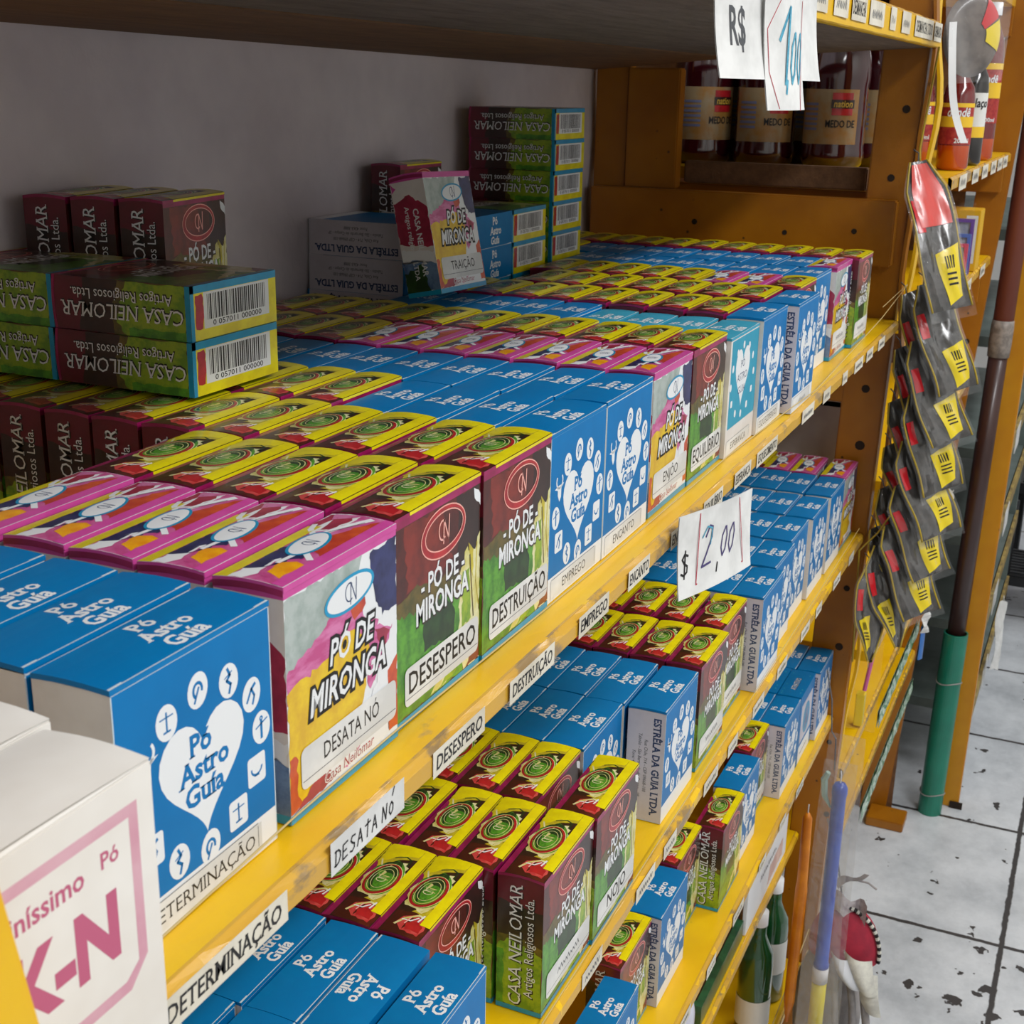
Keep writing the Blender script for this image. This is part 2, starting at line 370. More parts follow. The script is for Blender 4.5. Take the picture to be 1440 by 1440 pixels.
def carton_green():
    random.seed(11)
    g = G(); shell(g, MAR, MAR); f, s, b, r, bk = faces(g); cl = (0, 3.2, Wm, Hm)
    # front
    f.rect(0, 0, Wm, 86.5, BRN); f.rect(0, 86.5, Wm, Hm, MAG)
    f.blob([(8, 86), (40, 86), (50, 60), (30, 56), (10, 58)], BRNR, 2, 1.5, clip=(0, 3, Wm, 86.5))
    f.blob([(54, 86.5), (77, 86.5), (77, 40), (62, 36), (52, 55), (57, 70)], BRND, 2, 1.2, clip=(0, 3, Wm, 86.5))
    f.blob([(0, 3), (0, 56), (20, 58), (40, 55), (60, 52), (64, 3)], OLV, 3, 1.2, clip=cl)
    f.blob([(0, 3), (0, 50), (14, 47), (24, 44), (40, 46), (58, 40), (60, 3)], GRN, 4, 1.5, clip=cl)
    f.blob([(24, 27), (23, 38), (30, 44), (38, 46), (46, 42), (52, 36), (52, 24)], GRND, 5, 1.0)
    f.line([(40, 46), (42, 40), (41, 34)], 1.0, GRND, 6); f.line([(48, 48), (49, 40), (52, 34)], .8, GRND, 6)
    f.blob([(58, 52), (64, 60), (72, 58), (77.2, 64), (77.2, 3), (62, 3), (56, 20)], CRM, 6, 1.1, clip=cl)
    f.blob([(60, 50), (66, 50), (68, 26), (60, 24)], GRNY, 7, .9); f.blob([(66, 62), (71, 58), (70, 44), (67, 50)], OCH, 7, .8)
    f.line([(67, 56), (69, 40), (71, 26)], 1.2, OLV, 8); f.line([(74, 60), (73, 42), (76, 30)], .9, OCH, 8)
    f.blob([(68, 9), (77.2, 15), (77.2, 3.4), (64, 3.4)], BRNR, 7, .8, clip=cl)
    f.blob([(30, 4), (46, 5), (60, 14), (52, 16), (36, 8)], CRM, 7, 1.0, clip=cl)
    f.blob([(38, 4), (54, 6), (52, 10), (44, 8)], GRNY, 8, .8, clip=cl)
    f.blob([(70, 86), (77.2, 82), (77.2, 76), (73, 79)], WHITE, 7, .8, clip=(0, 3, Wm, 86))
    f.ring(42, 74.6, 20, 10.8, 2.2, RED, 9, off=(.8, .5)); f.ring(42, 74.6, 20.5, 11.3, .6, ROSE, 10); f.ring(42.6, 75, 17.6, 8.6, .6, ROSE, 10)
    monogram(f, 42.5, 75, 7.6, ROSE, 10, .9)
    f.text('- PÓ DE -', 42, 51.5, 12.4, BRND, 9, bold=.05, sx=.8); f.text('- PÓ DE -', 41.6, 52, 12.4, WHITE, 10, bold=.024, sx=.8)
    f.text('MIRONGA', 42, 40, 13.8, BRND, 9, bold=.06, sx=.76); f.text('MIRONGA', 41.6, 40.5, 13.8, WHITE, 10, bold=.028, sx=.76)
    f.rect(0, 0, Wm, 3.2, CYN, 11)
    # side
    s.rect(0, 0, Dm, Hm, MAR)
    s.blob([(0, 3), (0, 74), (Dm, 70), (Dm, 3)], BRND, 2, .6, clip=(0, 3, Dm, Hm)); s.blob([(0, 3), (0, 50), (12, 52), (Dm, 47), (Dm, 3)], OLV, 3, 1, clip=(0, 3, Dm, Hm))
    s.blob([(0, 3), (0, 45), (10, 48), (20, 44), (Dm, 42), (Dm, 3)], GRNY, 4, 1.2, clip=(0, 3, Dm, Hm))
    s.blob([(0, 3), (0, 40), (4, 40), (5, 3)], GRN, 5, .8, clip=(0, 3, Dm, Hm)); s.rect(0, 0, Dm, 3.2, CYN, 6)
    for (t, x, z, sh, sp_) in (('CASA NEILOMAR', 15.6, 11.4, .12, .98), ('Artigos Religiosos Ltda.', 23, 8.0, .0, .98)):
        s.text(t, x + .5, 44.5, z, INK, 7, bold=.03, shear=sh, rot=PI / 2, sx=.93 if sh else .88); s.text(t, x, 45, z, WHITE, 8, bold=0, shear=sh, rot=PI / 2, sx=.93 if sh else .88, serif=bool(sh))
    # bottom with the barcode
    b.rect(0, 0, Wm, Dm, YLW); b.rect(0, Dm - 4, Wm, Dm, CYN, 2); b.rect(0, 0, 3, Dm, CYN, 2)
    b.blob([(4, 6), (10, 6), (12, 14), (10, 24), (4, 23)], RED, 3, .6); barcode(b, 11, 5.6, 70, 24.6, 4)
    # right side and back
    r.rect(0, 0, Dm, Hm, MAR); r.blob([(0, 3), (0, 52), (Dm, 47), (Dm, 3)], GRN, 2, 1, clip=(0, 3, Dm, Hm)); r.rect(0, 0, Dm, 3.2, CYN, 3)
    bk.rect(0, 0, Wm, Hm, BRN); bk.rect(0, 0, Wm, 46, GRN, 2); bk.rect(0, 0, Wm, 3.2, CYN, 3)
    return g.mesh('carton_green_print')

def carton_pink():
    random.seed(12)
    g = G(); shell(g, WHITE, MAG); f, s, b, r, bk = faces(g); cl = (0, 3.6, Wm, 86.6)
    f.rect(0, 86.4, Wm, Hm, PNK)
    f.blob([(0, 52), (0, 86.4), (52, 86.4), (46, 70), (36, 68), (16, 60)], GRY, 2, 1, clip=cl)
    f.blob([(0, 46), (0, 58), (18, 64), (36, 72), (48, 70), (54, 60), (68, 54), (66, 40), (50, 40)], PNKL, 3, 1.2, clip=cl)
    f.blob([(42, 72), (50, 74), (54, 66), (46, 62)], ORR, 4, .8)
    f.blob([(0, 6), (0, 52), (14, 53), (30, 56), (44, 60), (52, 54), (58, 46), (54, 36), (50, 26), (60, 20), (40, 6)], AMB, 5, 1.1, clip=cl)
    f.blob([(56, 86.4), (77.2, 86.4), (77.2, 58), (66, 57), (60, 66), (58, 76)], NVY, 4, 1.6, clip=cl)
    f.blob([(64, 58), (77.2, 55), (77.2, 48), (70, 46), (60, 52)], WHITE, 5, 1.2, clip=cl)
    f.blob([(56, 56), (74, 50), (66, 38), (56, 30), (54, 40)], PNKL, 6, 1.2, clip=cl); f.blob([(60, 54), (72, 49), (66, 42)], CRIM, 7, .9)
    f.blob([(70, 46), (77.2, 52), (77.2, 30), (66, 24), (56, 24), (62, 34)], WHITE, 8, 1.0, clip=cl)
    f.blob([(70, 32), (77.2, 36), (77.2, 6), (70, 5), (68, 18)], ORR, 9, .8, clip=cl); f.blob([(0, 4), (0, 26), (5, 26), (5, 10), (10, 4)], ORR, 9, .8, clip=cl)
    f.blob([(2, 4), (20, 12), (30, 5), (16, 3.8)], CRIM, 10, .8, clip=cl); f.blob([(20, 4), (70, 4), (70, 12), (24, 12)], WHITE, 9, 1, clip=cl); f.blob([(34, 5), (48, 10), (44, 5)], PNKL, 10, .8)
    f.ell(42.5, 74.6, 17.5, 6.9, CYN, 10, 32, .06); f.ell(42.5, 74.6, 15.7, 5.6, WHITE, 11, 32, .06); monogram(f, 43.5, 74.6, 6.2, NAVYT, 12, .6)
    f.text('PÓ DE', 43, 51, 14, WHITE, 12, bold=.02, shear=.22, sx=.78, outline=(INK, .1)); f.text('MIRONGA', 41, 36.2, 15, WHITE, 12, bold=.02, shear=.22, sx=.78, outline=(INK, .1))
    f.text('Casa Neilomar', 40, 5.6, 6.2, WHITE, 12, shear=.2, bold=.06, sx=.95); f.text('Casa Neilomar', 40, 5.6, 6.2, CRIM, 13, shear=.2, sx=.95)
    f.rect(0, 0, Wm, 3.6, CYN, 14)
    s.rect(0, 86.4, Dm, Hm, PNK, 1); s.rect(0, 0, Dm, 86.4, CARD, 1)
    s.blob([(0, 40), (0, 70), (14, 76), (Dm, 66), (Dm, 36)], CRIM, 2, 1.2, clip=(0, 0, Dm, 86)); s.blob([(4, 82), (0, 86), (0, 78)], PNK, 2, .6, clip=(0, 0, Dm, 86))
    s.blob([(0, 26), (0, 36), (Dm, 32), (Dm, 24)], WHITE, 3, 1, clip=(0, 0, Dm, 86)); s.blob([(0, 3), (0, 26), (14, 28), (Dm, 24), (Dm, 3)], STEEL, 3, 1, clip=(0, 0, Dm, 86))
    s.blob([(0, 3), (0, 18), (18, 24), (20, 3)], GRND, 4, 1, clip=(0, 0, Dm, 86)); s.rect(0, 0, Dm, 3.6, CYN, 5)
    s.text('CASA NEILOMAR', 16, 40, 6.6, WHITE, 6, rot=-PI / 2, bold=.02); s.text('Artigos religiosos LTDA', 9, 40, 5.6, WHITE, 6, rot=-PI / 2, bold=.01)
    b.rect(0, 0, Wm, Dm, YLW); b.rect(0, Dm - 4, Wm, Dm, CYN, 2); barcode(b, 11, 5.6, 70, 24.6, 4)
    r.rect(0, 86.4, Dm, Hm, PNK); r.rect(0, 40, Dm, 86.4, NVY); r.rect(0, 3, Dm, 40, ORR); r.rect(0, 0, Dm, 3.6, CYN, 2)
    bk.rect(0, 86.4, Wm, Hm, PNK); bk.rect(0, 0, Wm, 86.4, GRY); bk.rect(0, 0, Wm, 3.6, CYN, 2)
    return g.mesh('carton_pink_print')

def heart(fr, cx, cy, wd, h, m, l):
    pts = []
    for i in range(40):
        t = 2 * PI * i / 40; x = 16 * math.sin(t) ** 3; y = 13 * math.cos(t) - 5 * math.cos(2 * t) - 2 * math.cos(3 * t) - math.cos(4 * t)
        pts.append((cx + x / 32 * wd, cy + (y + 2.5) / 29 * h))
    fr.poly(pts, m, l)
def zodiac(fr, cx, cy, R1, R2, bg, sz=1.0, plain=False):
    for i in range(12):
        a = math.radians(62 - i * 30); x = cx + R1 * math.cos(a); y = cy + R2 * math.sin(a)
        if i == 3 + 0 and False: pass
        if i == 11 - 2 and not plain:   # horned bull head
            fr.blob([(x - 2.6, y + 2), (x + 3.2, y + 2.4), (x + 2.4, y - 4), (x + .4, y - 6.4), (x - 1.6, y - 3)], WHITE, 3, .3)
            fr.ring(x + .4, y + 4.6, 4.6, 4.4, 1.2, WHITE, 3, 16, math.radians(140), math.radians(400)); fr.poly([(x - 6, y + 1.2), (x - 2, y + 2.2), (x - 2, y)], WHITE, 3); fr.poly([(x + 6.4, y + 2.6), (x + 2.6, y + 2.4), (x + 2.6, y + .6)], WHITE, 3)
            continue
        if i in (3, 4, 7): fr.rrect(x - 3.9 * sz, y - 4.3 * sz, x + 3.9 * sz, y + 4.3 * sz, 1.3, WHITE, 3)
        else: fr.ell(x, y, 3.9 * sz, 4.8 * sz, WHITE, 3, 20, -.15 if i % 2 else .12)
        if plain: continue
        k = i % 6; o = lambda pts: [(x + p * sz, y + q * sz) for p, q in pts]
        if k == 0: fr.line(o([(-.4, 3.4), (.6, 1.4), (-.8, .2), (.8, -1.2), (0, -3.4)]), 1.1, bg, 4); fr.line(o([(-1.6, 1), (1.4, 2.2)]), .5, bg, 4)
        elif k == 1: fr.line(o([(-2, -1.6), (0, 1.6), (1.2, -.6), (.4, -2.8)]), 1.0, bg, 4); fr.line(o([(0, 1.6), (1.6, 2.6)]), 1.2, bg, 4)
        elif k == 2: fr.line(o([(0, -3), (0, 1.6)]), 1.3, bg, 4); fr.line(o([(-2.4, .4), (2.6, 1.8)]), .6, bg, 4); fr.ring(x, y + 2.6 * sz, 1, 1, .7, bg, 4, 10)
        elif k == 3: fr.ring(x, y + .6, 2.6 * sz, 2.2 * sz, .8, bg, 4, 12, math.radians(170), math.radians(360)); fr.line(o([(-1, -1.6), (1, -1.8)]), .5, bg, 4)
        elif k == 4: fr.line(o([(0, 2.6), (0, -2.2)]), .8, bg, 4); fr.line(o([(-2.4, 1.4), (2.4, 1.4)]), .5, bg, 4); fr.line(o([(-1.2, -2.4), (1.2, -2.4)]), .7, bg, 4)
        else: fr.ring(x, y, 2.1 * sz, 2.4 * sz, 1.1, bg, 4, 12, math.radians(-20), math.radians(240)); fr.line(o([(.4, .6), (-1.4, -3)]), .9, bg, 4)
def astro_words(fr, x, y, s, m, l, lead=1.0):
    fr.text('Pó', x - s * .12, y + s * 1.02 * lead, s, m, l, bold=.03, serif=True); fr.text('Astro', x, y, s, m, l, bold=.03, serif=True); fr.text('Guía', x, y - s * 1.02 * lead, s, m, l, bold=.03, serif=True)

def carton_blue(side):
    random.seed(13)
    g = G(); shell(g, CARD if side == 'blank' else CARDL, CARD); f, s, b, r, bk = faces(g)
    f.rect(0, 0, Wm, 13.5, WHITE); f.rect(0, 13.5, Wm, Hm, BLUES)
    heart(f, 39.5, 44.5, 43, 42, WHITE, 2); astro_words(f, 39.5, 44.6, 10.6, BLUES, 3, .8)
    zodiac(f, 39.5, 46, 31, 28.6, BLUES, 1.28)
    f.rect(0, 0, .5, Hm, EDGE, 3); f.rect(0, Hm - 1.3, Wm, Hm - .7, EDGE, 3); f.rect(Wm - .5, 0, Wm, Hm, EDGE, 3)
    if side == 'text':
        s.text('ESTRÊLA DA GUIA LTDA.', 20, 45, 7.9, NAVYT, 2, rot=-PI / 2, serif=True, sx=.9, bold=.03)
        for t, x in (('Rua Chile, 714 - CEP 09668-100', 13.6), ('Taboão - São Bernardo do Campo - SP', 9), ('Fone: 4363-3888', 4.6)):
            s.text(t, x, 45, 3.7, INKG, 2, rot=-PI / 2, shear=.15, sx=.88, bold=.01)
    s.rect(0, 0, Dm, .5, EDGE, 3)
    r.rect(0, 0, Dm, Hm, CARDL); bk.rect(0, 0, Wm, 13.5, WHITE); bk.rect(0, 13.5, Wm, Hm, BLUES); b.rect(0, 0, Wm, Dm, CARD)
    return g.mesh('carton_blue_print')
def carton_teal():
    random.seed(14)
    g = G(); shell(g, CARD, CARD); f, s, b, r, bk = faces(g)
    f.rect(0, 0, Wm, 21, CARD); f.rect(4, 21, Wm, Hm - 2, TEAL)
    heart(f, 36, 56, 38, 46, WHITE, 2)
    for t, y in (('PÓ', 64), ('ASTRO', 54), ('GUIA', 44)): f.text(t, 36, y, 8.4, NAVYT, 3)
    zodiac(f, 37, 54, 31, 27, TEAL, .62, plain=True)
    r.rect(0, 0, Dm, Hm, CARDL); bk.rect(0, 21, Wm, Hm, TEAL)
    return g.mesh('carton_teal_print')
def carton_attract():
    random.seed(15)
    g = G(); shell(g, BLUES, BLUES); f, s, b, r, bk = faces(g)
    f.rect(0, 0, Wm, Hm, BLUES); f.rect(8, 0, Wm - 6, 22, WHITE, 2); f.rect(10, 26, Wm - 8, 76, CARDL, 2)
    f.ell(40, 50, 18, 20, CYN, 3); f.blob([(30, 38), (48, 40), (50, 58), (36, 62)], STEEL, 4, 2); scribble(f, 16, 9, 40, 4, .7, INKG, 3)
    s.rect(0, 0, Dm, Hm, BLUES)
    for k in range(9): s.ell(random.uniform(4, 25), random.uniform(5, 85), 1.2, 2.2, TEAL, 2, 10)
    return g.mesh('carton_patterned_blue')

def bend(me, A):
    bm = bmesh.new(); bm.from_mesh(me)
    for t in (.12, .3, .5, .7, .88):
        bmesh.ops.bisect_plane(bm, geom=list(bm.verts) + list(bm.edges) + list(bm.faces), plane_co=(0, -D * t, 0), plane_no=(0, 1, 0))
    for v in bm.verts:
        t = -v.co.y / D
        v.co.z += A * max(0, 4 * t * (1 - t))
    bm.to_mesh(me); bm.free(); me.update(); return me
TH = 0.0006
def lid_base(topm, edgem):
    g = G(); g.box((-.0002, -D - .0002, -.0012), (W + .0002, 0, TH), edgem, 'xyXYz'); g.poly([(-.0002, -D - .0002, TH), (W + .0002, -D - .0002, TH), (W + .0002, 0, TH), (-.0002, 0, TH)], topm)
    return g, Fr(g, (0, -D, TH), (1, 0, 0), (0, 1, 0))
def lid_green():
    random.seed(21)
    g, f = lid_base(BRND, MAG)
    f.rect(0, Dm - 4, 58, Dm, MAG, 1)
    f.blob([(0, 0), (22, 0), (20, 24), (0, 24)], BRN, 1, .6, clip=(0, 0, Wm, Dm))
    f.blob([(3, 3), (12, 2), (17, 5), (19, 11), (15, 17), (9, 19), (4, 14)], REDB_, 2, .6); f.blob([(5, 4), (11, 4), (14, 8), (11, 13), (6, 12)], RED, 3, .6)
    f.line([(8, 19), (14, 16), (19, 10), (18, 3)], 1.5, CRM, 4); f.line([(13, 17), (13, 12), (17, 9)], .9, WHITE, 5); f.line([(10, 14), (16, 13)], .8, ROSE, 5); f.line([(14, 8), (20, 7)], 1.0, WHITE, 5)
    f.blob([(18, 6), (28, 6), (27, 12), (21, 15)], OCH, 3, .7, clip=(0, 0, Wm, Dm))
    f.blob([(22, 10), (26, 23), (42, 27), (58, 23), (61, 9), (48, 5), (30, 5)], CRM, 4, 1.0)
    f.ell(43, 15.4, 18, 10.2, GRN, 5, 32, .1); f.blob([(46, 8), (60, 12), (60, 20), (50, 23)], GRND, 6, .8); f.blob([(29, 17), (39, 24), (50, 23), (40, 19)], GRND, 6, .7)
    f.ring(41, 15.6, 15.5, 9.6, 1.6, RED, 7, off=(.6, .2)); f.ring(41, 15.6, 16, 10.1, .5, CRM, 8); f.ring(41.5, 15.7, 12.8, 7.4, .5, CRM, 8); f.ring(41.5, 15.7, 9.8, 5.6, .4, CRM, 8)
    monogram(f, 41.6, 15.7, 5, CRM, 9, .55)
    f.blob([(52, 25), (58, 28), (77, 28.6), (77, 6), (66, 6), (63, 14), (57, 21)], OCH, 9, .5, clip=(0, 0, Wm, Dm)); f.blob([(57, 25), (62, 28), (77, 28.4), (77, 6), (68, 7), (66, 17), (61, 22)], YLW, 10, .6, clip=(0, 0, Wm, Dm))
    f.line([(58, 9), (64, 9), (66, 13), (63, 19)], 1, GRND, 11); f.line([(54, 23), (60, 26)], .9, CRM, 11)
    f.rect(12, 0, Wm, 6.0, YLW, 12)
    g.poly([(.012, -D - .0003, TH), (.012, -D - .0003, -.0008), (W, -D - .0003, -.0008), (W, -D - .0003, TH)], YLW)
    return bend(g.mesh('lid_green_print'), .0013)
def lid_pink():
    random.seed(22)
    g, f = lid_base(WHITE, PNK)
    c = (0, 0, Wm, Dm)
    f.rect(0, Dm - 6.2, 60, Dm, YLW, 3); f.rect(0, 0, Wm, Dm - 6, PNKL, 0.5)
    f.blob([(8, 22.6), (34, 22.6), (36, 12), (26, 8), (12, 15)], NVY, 2, .7, clip=c)
    f.blob([(3, 5), (6, 14), (18, 16), (25, 10), (24, 5)], PNKL, 2, .6, clip=c); f.blob([(5, 5), (9, 12), (18, 13.5), (22, 9), (21, 5)], AMBO, 3, .6, clip=c)
    f.blob([(30, 4), (34, 10), (52, 13), (68, 8), (77, 4)], ORR, 2, .6, clip=c); f.blob([(0, 22.6), (10, 22), (22, 15), (6, 14), (0, 17)], WHITE, 1.5, .7, clip=c)
    f.blob([(48, 28), (58, 28.8), (77, 28.8), (77, 15), (68, 14), (56, 18)], WHITE, 1.5, .6, clip=c); f.blob([(54, 24), (60, 28.8), (76, 28.8), (74, 17), (67, 15), (58, 18)], CRIM, 2, .9, clip=c); f.blob([(70, 24), (77, 27), (77, 14), (73, 16)], PNKL, 3, .7, clip=c)
    f.line([(26, 6), (32, 12)], 2.6, WHITE, 4); f.line([(18, 14), (30, 13)], 2.0, WHITE, 4); f.line([(48, 18), (60, 15), (74, 9)], 3.0, WHITE, 4); f.line([(50, 20), (56, 25), (62, 27)], 2.4, WHITE, 4)
    f.line([(52, 17), (60, 13.4), (70, 9.5)], .5, INKG, 5)
    f.ell(40, 15.4, 14, 6.6, CYN, 6, 32, .12); f.ell(40, 15.4, 12.6, 5.4, WHITE, 7, 32, .12); monogram(f, 41, 15.4, 4.4, NAVYT, 8, .5)
    f.rect(0, 0, Wm, 4.6, PNK, 9)
    g.poly([(0, -D - .0003, TH), (0, -D - .0003, -.0016), (W, -D - .0003, -.0016), (W, -D - .0003, TH)], PNK)
    g.poly([(-.0003, -D, -.0006), (-.0003, -D, -.003), (-.0003, 0, -.003), (-.0003, 0, -.0006)], MAG)
    return bend(g.mesh('lid_pink_print'), .0011)
def lid_blue(top=BLUE, words=True):
    random.seed(23)
    g, f = lid_base(top, top)
    if words: astro_words(f, 42, 11.2, 9.4, WHITE, 2, .88)
    f.rect(0, 0, Wm, .45, EDGE, 2)
    f.rect(Wm - 7, 0, Wm, .9, EDGE, 3); f.rect(0, 0, 6, .9, EDGE, 3)
    return bend(g.mesh('lid_blue_print'), .0007)
def lid_attract():
    g, f = lid_base(BLUE, BLUE)
    f.text('ATRATIVO', 36, 11, 9, INK, 3, bold=.04, sx=.8); f.text('ATRATIVO', 35.6, 11.4, 9, WHITE, 4, bold=0, sx=.8)
    for k in range(10): f.ell(random.uniform(4, 72), random.choice((4, 25)), 1.6, 1, TEAL, 2, 8)
    return bend(g.mesh('lid_patterned_blue'), .0007)

def sticker(kind, name):
    g = G()
    f = Fr(g, (0, -.0001, 0), (1, 0, 0), (0, 0, 1))
    def wordfit(t, wmax, size): 
        wd = glyphs(t, 0, 0, False, 1)[2] * size; return min(1.0, wmax / wd)
    if kind in 'MP':
        z0, z1 = (7.5, 24.8) if kind == 'M' else (10, 26.5)
        f.rrect(7, z0, 75.6, z1, 3, PAPER, 16)
        if name.startswith('~'): scribble(f, 24, (z0 + z1) / 2 - 1, 34, 4, .8, INKG, 17)
        elif kind == 'M': f.text(name, 41.5, z0 + 5.4, 13.4, INK, 17, bold=.012, sx=wordfit(name, 62, 13.4))
        else: f.text(name, 42, z0 + 6.4, 9.6, INK, 17, bold=.004, sx=wordfit(name, 40, 9.6))
        f.line([(8, z0 + 3.4), (75, z0 + 3.4)], .35, INKG, 17)
    else:
        f.rect(4, 1.2, 68, 11.8, PAPER, 5)
        if name.startswith('~'): scribble(f, 26, 4, 26, 4, .7, INKG, 6)
        else: f.text(name, 36, 4.0, 7.6, INK, 6, serif=len(name) > 7, bold=-.004, sx=min(1.0, wordfit(name, 56, 7.6)))
        f.line([(5, 12), (66, 12)], .3, INKG, 6); f.line([(66, 3), (66, 11)], .3, INKG, 6)
    return g.mesh('name_sticker')

CART = {'M': carton_green(), 'P': carton_pink(), 'A': carton_blue('blank'), 'E': carton_blue('text'), 'L': carton_teal(), 'T': carton_attract()}
LID = {'M': lid_green(), 'P': lid_pink(), 'A': lid_blue(), 'L': lid_blue(TEAL), 'T': lid_attract()}; LID['E'] = LID['A']
KINDW = {'M': 'maroon and green powder box', 'P': 'pink-edged powder box', 'A': 'blue powder box', 'E': 'blue powder box', 'L': 'dull teal powder box', 'T': 'patterned blue powder box'}
PROTO = {}
def powder_box(kind, mtx, label, group, name=None, open_=None):
    """first of a kind is built, every later one is copied part by part"""
    if kind not in PROTO:
        r = thing('powder_box', None, 'box'); a = obj('carton', CART[kind], r); b = obj('lid', LID[kind], r, (0, D, H))
        PROTO[kind] = (r, a, b)
    else:
        r0, a0, b0 = PROTO[kind]
        r = r0.copy(); a = a0.copy(); b = b0.copy()
        for o in (r, a, b): COL.objects.link(o)
        a.parent = r; b.parent = r
    b.rotation_euler = (-(random.uniform(0, .035) if open_ is None else open_), 0, 0)
    r.matrix_world = mtx; tag(r, label, 'box', group)
    if name:
        obj('name_sticker', sticker('M' if kind == 'M' else 'P' if kind == 'P' else 'A', name), r)
    return r
def up(x, y, z, rz=0): return Matrix.Translation((x, y, z)) @ Matrix.Rotation(rz, 4, 'Z')
ORD = ['front', 'second from front', 'third from front', 'fourth from front', 'fifth from front', 'sixth from front', 'seventh from front', 'eighth from front', 'ninth from front', 'tenth from front', 'eleventh from front', 'rearmost']

# ------------------------------------------------------------------ room shell
FZ = -1.106
def floor_mat():
    m = bpy.data.materials.new('floor_tiles'); m.use_nodes = True
    nt = m.node_tree; N = nt.nodes; L = nt.links; b = N['Principled BSDF']; b.inputs['Roughness'].default_value = 0.42
    tc = N.new('ShaderNodeTexCoord'); sp = N.new('ShaderNodeSeparateXYZ'); L.new(tc.outputs['Object'], sp.inputs[0])
    def mth(op, a, bb=None, c=None):
        x = N.new('ShaderNodeMath'); x.operation = op
        for i, v in enumerate((a, bb, c)):
            if v is None: continue
            if isinstance(v, (int, float)): x.inputs[i].default_value = v
            else: L.new(v, x.inputs[i])
        return x.outputs[0]
    def noise(sc, det=4, rough=.6):
        n = N.new('ShaderNodeTexNoise'); n.inputs['Scale'].default_value = sc; n.inputs['Detail'].default_value = det; n.inputs['Roughness'].default_value = rough
        L.new(tc.outputs['Object'], n.inputs['Vector']); return n.outputs['Fac']
    wob = mth('MULTIPLY_ADD', noise(55), .006, -.003)
    T = .393
    def line(ax, off):
        q = mth('DIVIDE', mth('SUBTRACT', mth('ADD', sp.outputs[ax], wob), off), T)
        fr = mth('ABSOLUTE', mth('SUBTRACT', mth('FRACT', mth('ADD', q, .5)), .5))
        return mth('MULTIPLY', fr, T)
    d = mth('MINIMUM', line(0, 2.118), line(1, -.227))
    grout = N.new('ShaderNodeMapRange'); grout.inputs['From Min'].default_value = .0052; grout.inputs['From Max'].default_value = .0036; L.new(d, grout.inputs['Value'])
    # worn-through dark chips, clustered near one tile corner
    dx = mth('SUBTRACT', sp.outputs[0], 1.56); dy = mth('SUBTRACT', sp.outputs[1], -.2)
    dist = mth('SQRT', mth('ADD', mth('MULTIPLY', dx, dx), mth('MULTIPLY', mth('MULTIPLY', dy, dy), 3.0)))
    th = mth('MULTIPLY_ADD', dist, .35, .585)
    chip = N.new('ShaderNodeMapRange'); L.new(mth('SUBTRACT', noise(26, 3, .5), mth('MINIMUM', th, .69)), chip.inputs['Value']); chip.inputs['From Min'].default_value = .008; chip.inputs['From Max'].default_value = .02
    dk = mth('MAXIMUM', grout.outputs[0], chip.outputs[0])
    r = N.new('ShaderNodeValToRGB'); r.color_ramp.elements[0].position = .3; r.color_ramp.elements[1].position = .62
    r.color_ramp.elements[0].color = (*lin((172, 177, 183)), 1); r.color_ramp.elements[1].color = (*lin((214, 218, 223)), 1); L.new(noise(7, 6, .7), r.inputs['Fac'])
    mx = N.new('ShaderNodeMix'); mx.data_type = 'RGBA'; L.new(dk, mx.inputs['Factor']); L.new(r.outputs['Color'], mx.inputs[6]); mx.inputs[7].default_value = (*lin((58, 54, 54)), 1)
    L.new(mx.outputs[2], b.inputs['Base Color'])
    bp = N.new('ShaderNodeBump'); bp.inputs['Strength'].default_value = .5; bp.inputs['Distance'].default_value = .002; bp.invert = True; L.new(dk, bp.inputs['Height']); L.new(bp.outputs['Normal'], b.inputs['Normal'])
    return m
def structure(name, a, b, m):
    g = G(); g.box(a, b, m); o = g.build(name); o['kind'] = 'structure'; return o
FLOORM = floor_mat()
WALLM = mat('plaster_wall', (222, 212, 217), 0.9, (206, 196, 203), 6, bump=1.0, bscale=22)
CEILM = mat('ceiling_paint', (225, 225, 222), 0.9)
structure('floor', (-1.6, -2.0, FZ - .05), (5.0, .42, FZ), FLOORM)
# plaster wall behind the shelves, with real trowel bumps
g = G()
def wall_pt(i, j):
    x = -1.6 + 6.6 * i; z = FZ + 2.55 * j
    n = .0022 * math.sin(x * 9 + z * 4) + .0016 * math.sin(x * 23 - z * 17 + math.sin(z * 31)) + .001 * math.sin(x * 51 + z * 43 + 2 * math.sin(x * 17))
    return (x, .378 + n, z)
g.grid(wall_pt, 220, 90, WALLM); g.box((-1.6, .384, FZ), (5.0, .43, FZ + 2.55), WALLM)
o = g.build('wall_left', smooth=True); o['kind'] = 'structure'
structure('wall_near_block', (-1.65, -2.0, FZ), (-1.6, .42, FZ + 2.55), mat('wall_paint_pale', (205, 205, 200), 0.8))  # unseen wall, added to keep ambient light off the box sides
structure('wall_right', (-1.6, -2.05, FZ), (5.0, -2.0, FZ + 2.55), mat('wall_paint_pale', (205, 205, 200), 0.8))
structure('wall_far', (5.0, -2.0, FZ), (5.05, .42, FZ + 2.55), mat('wall_paint_pale', (205, 205, 200), 0.8))
structure('ceiling', (-1.6, -2.05, FZ + 2.55), (5.05, .43, FZ + 2.6), CEILM)

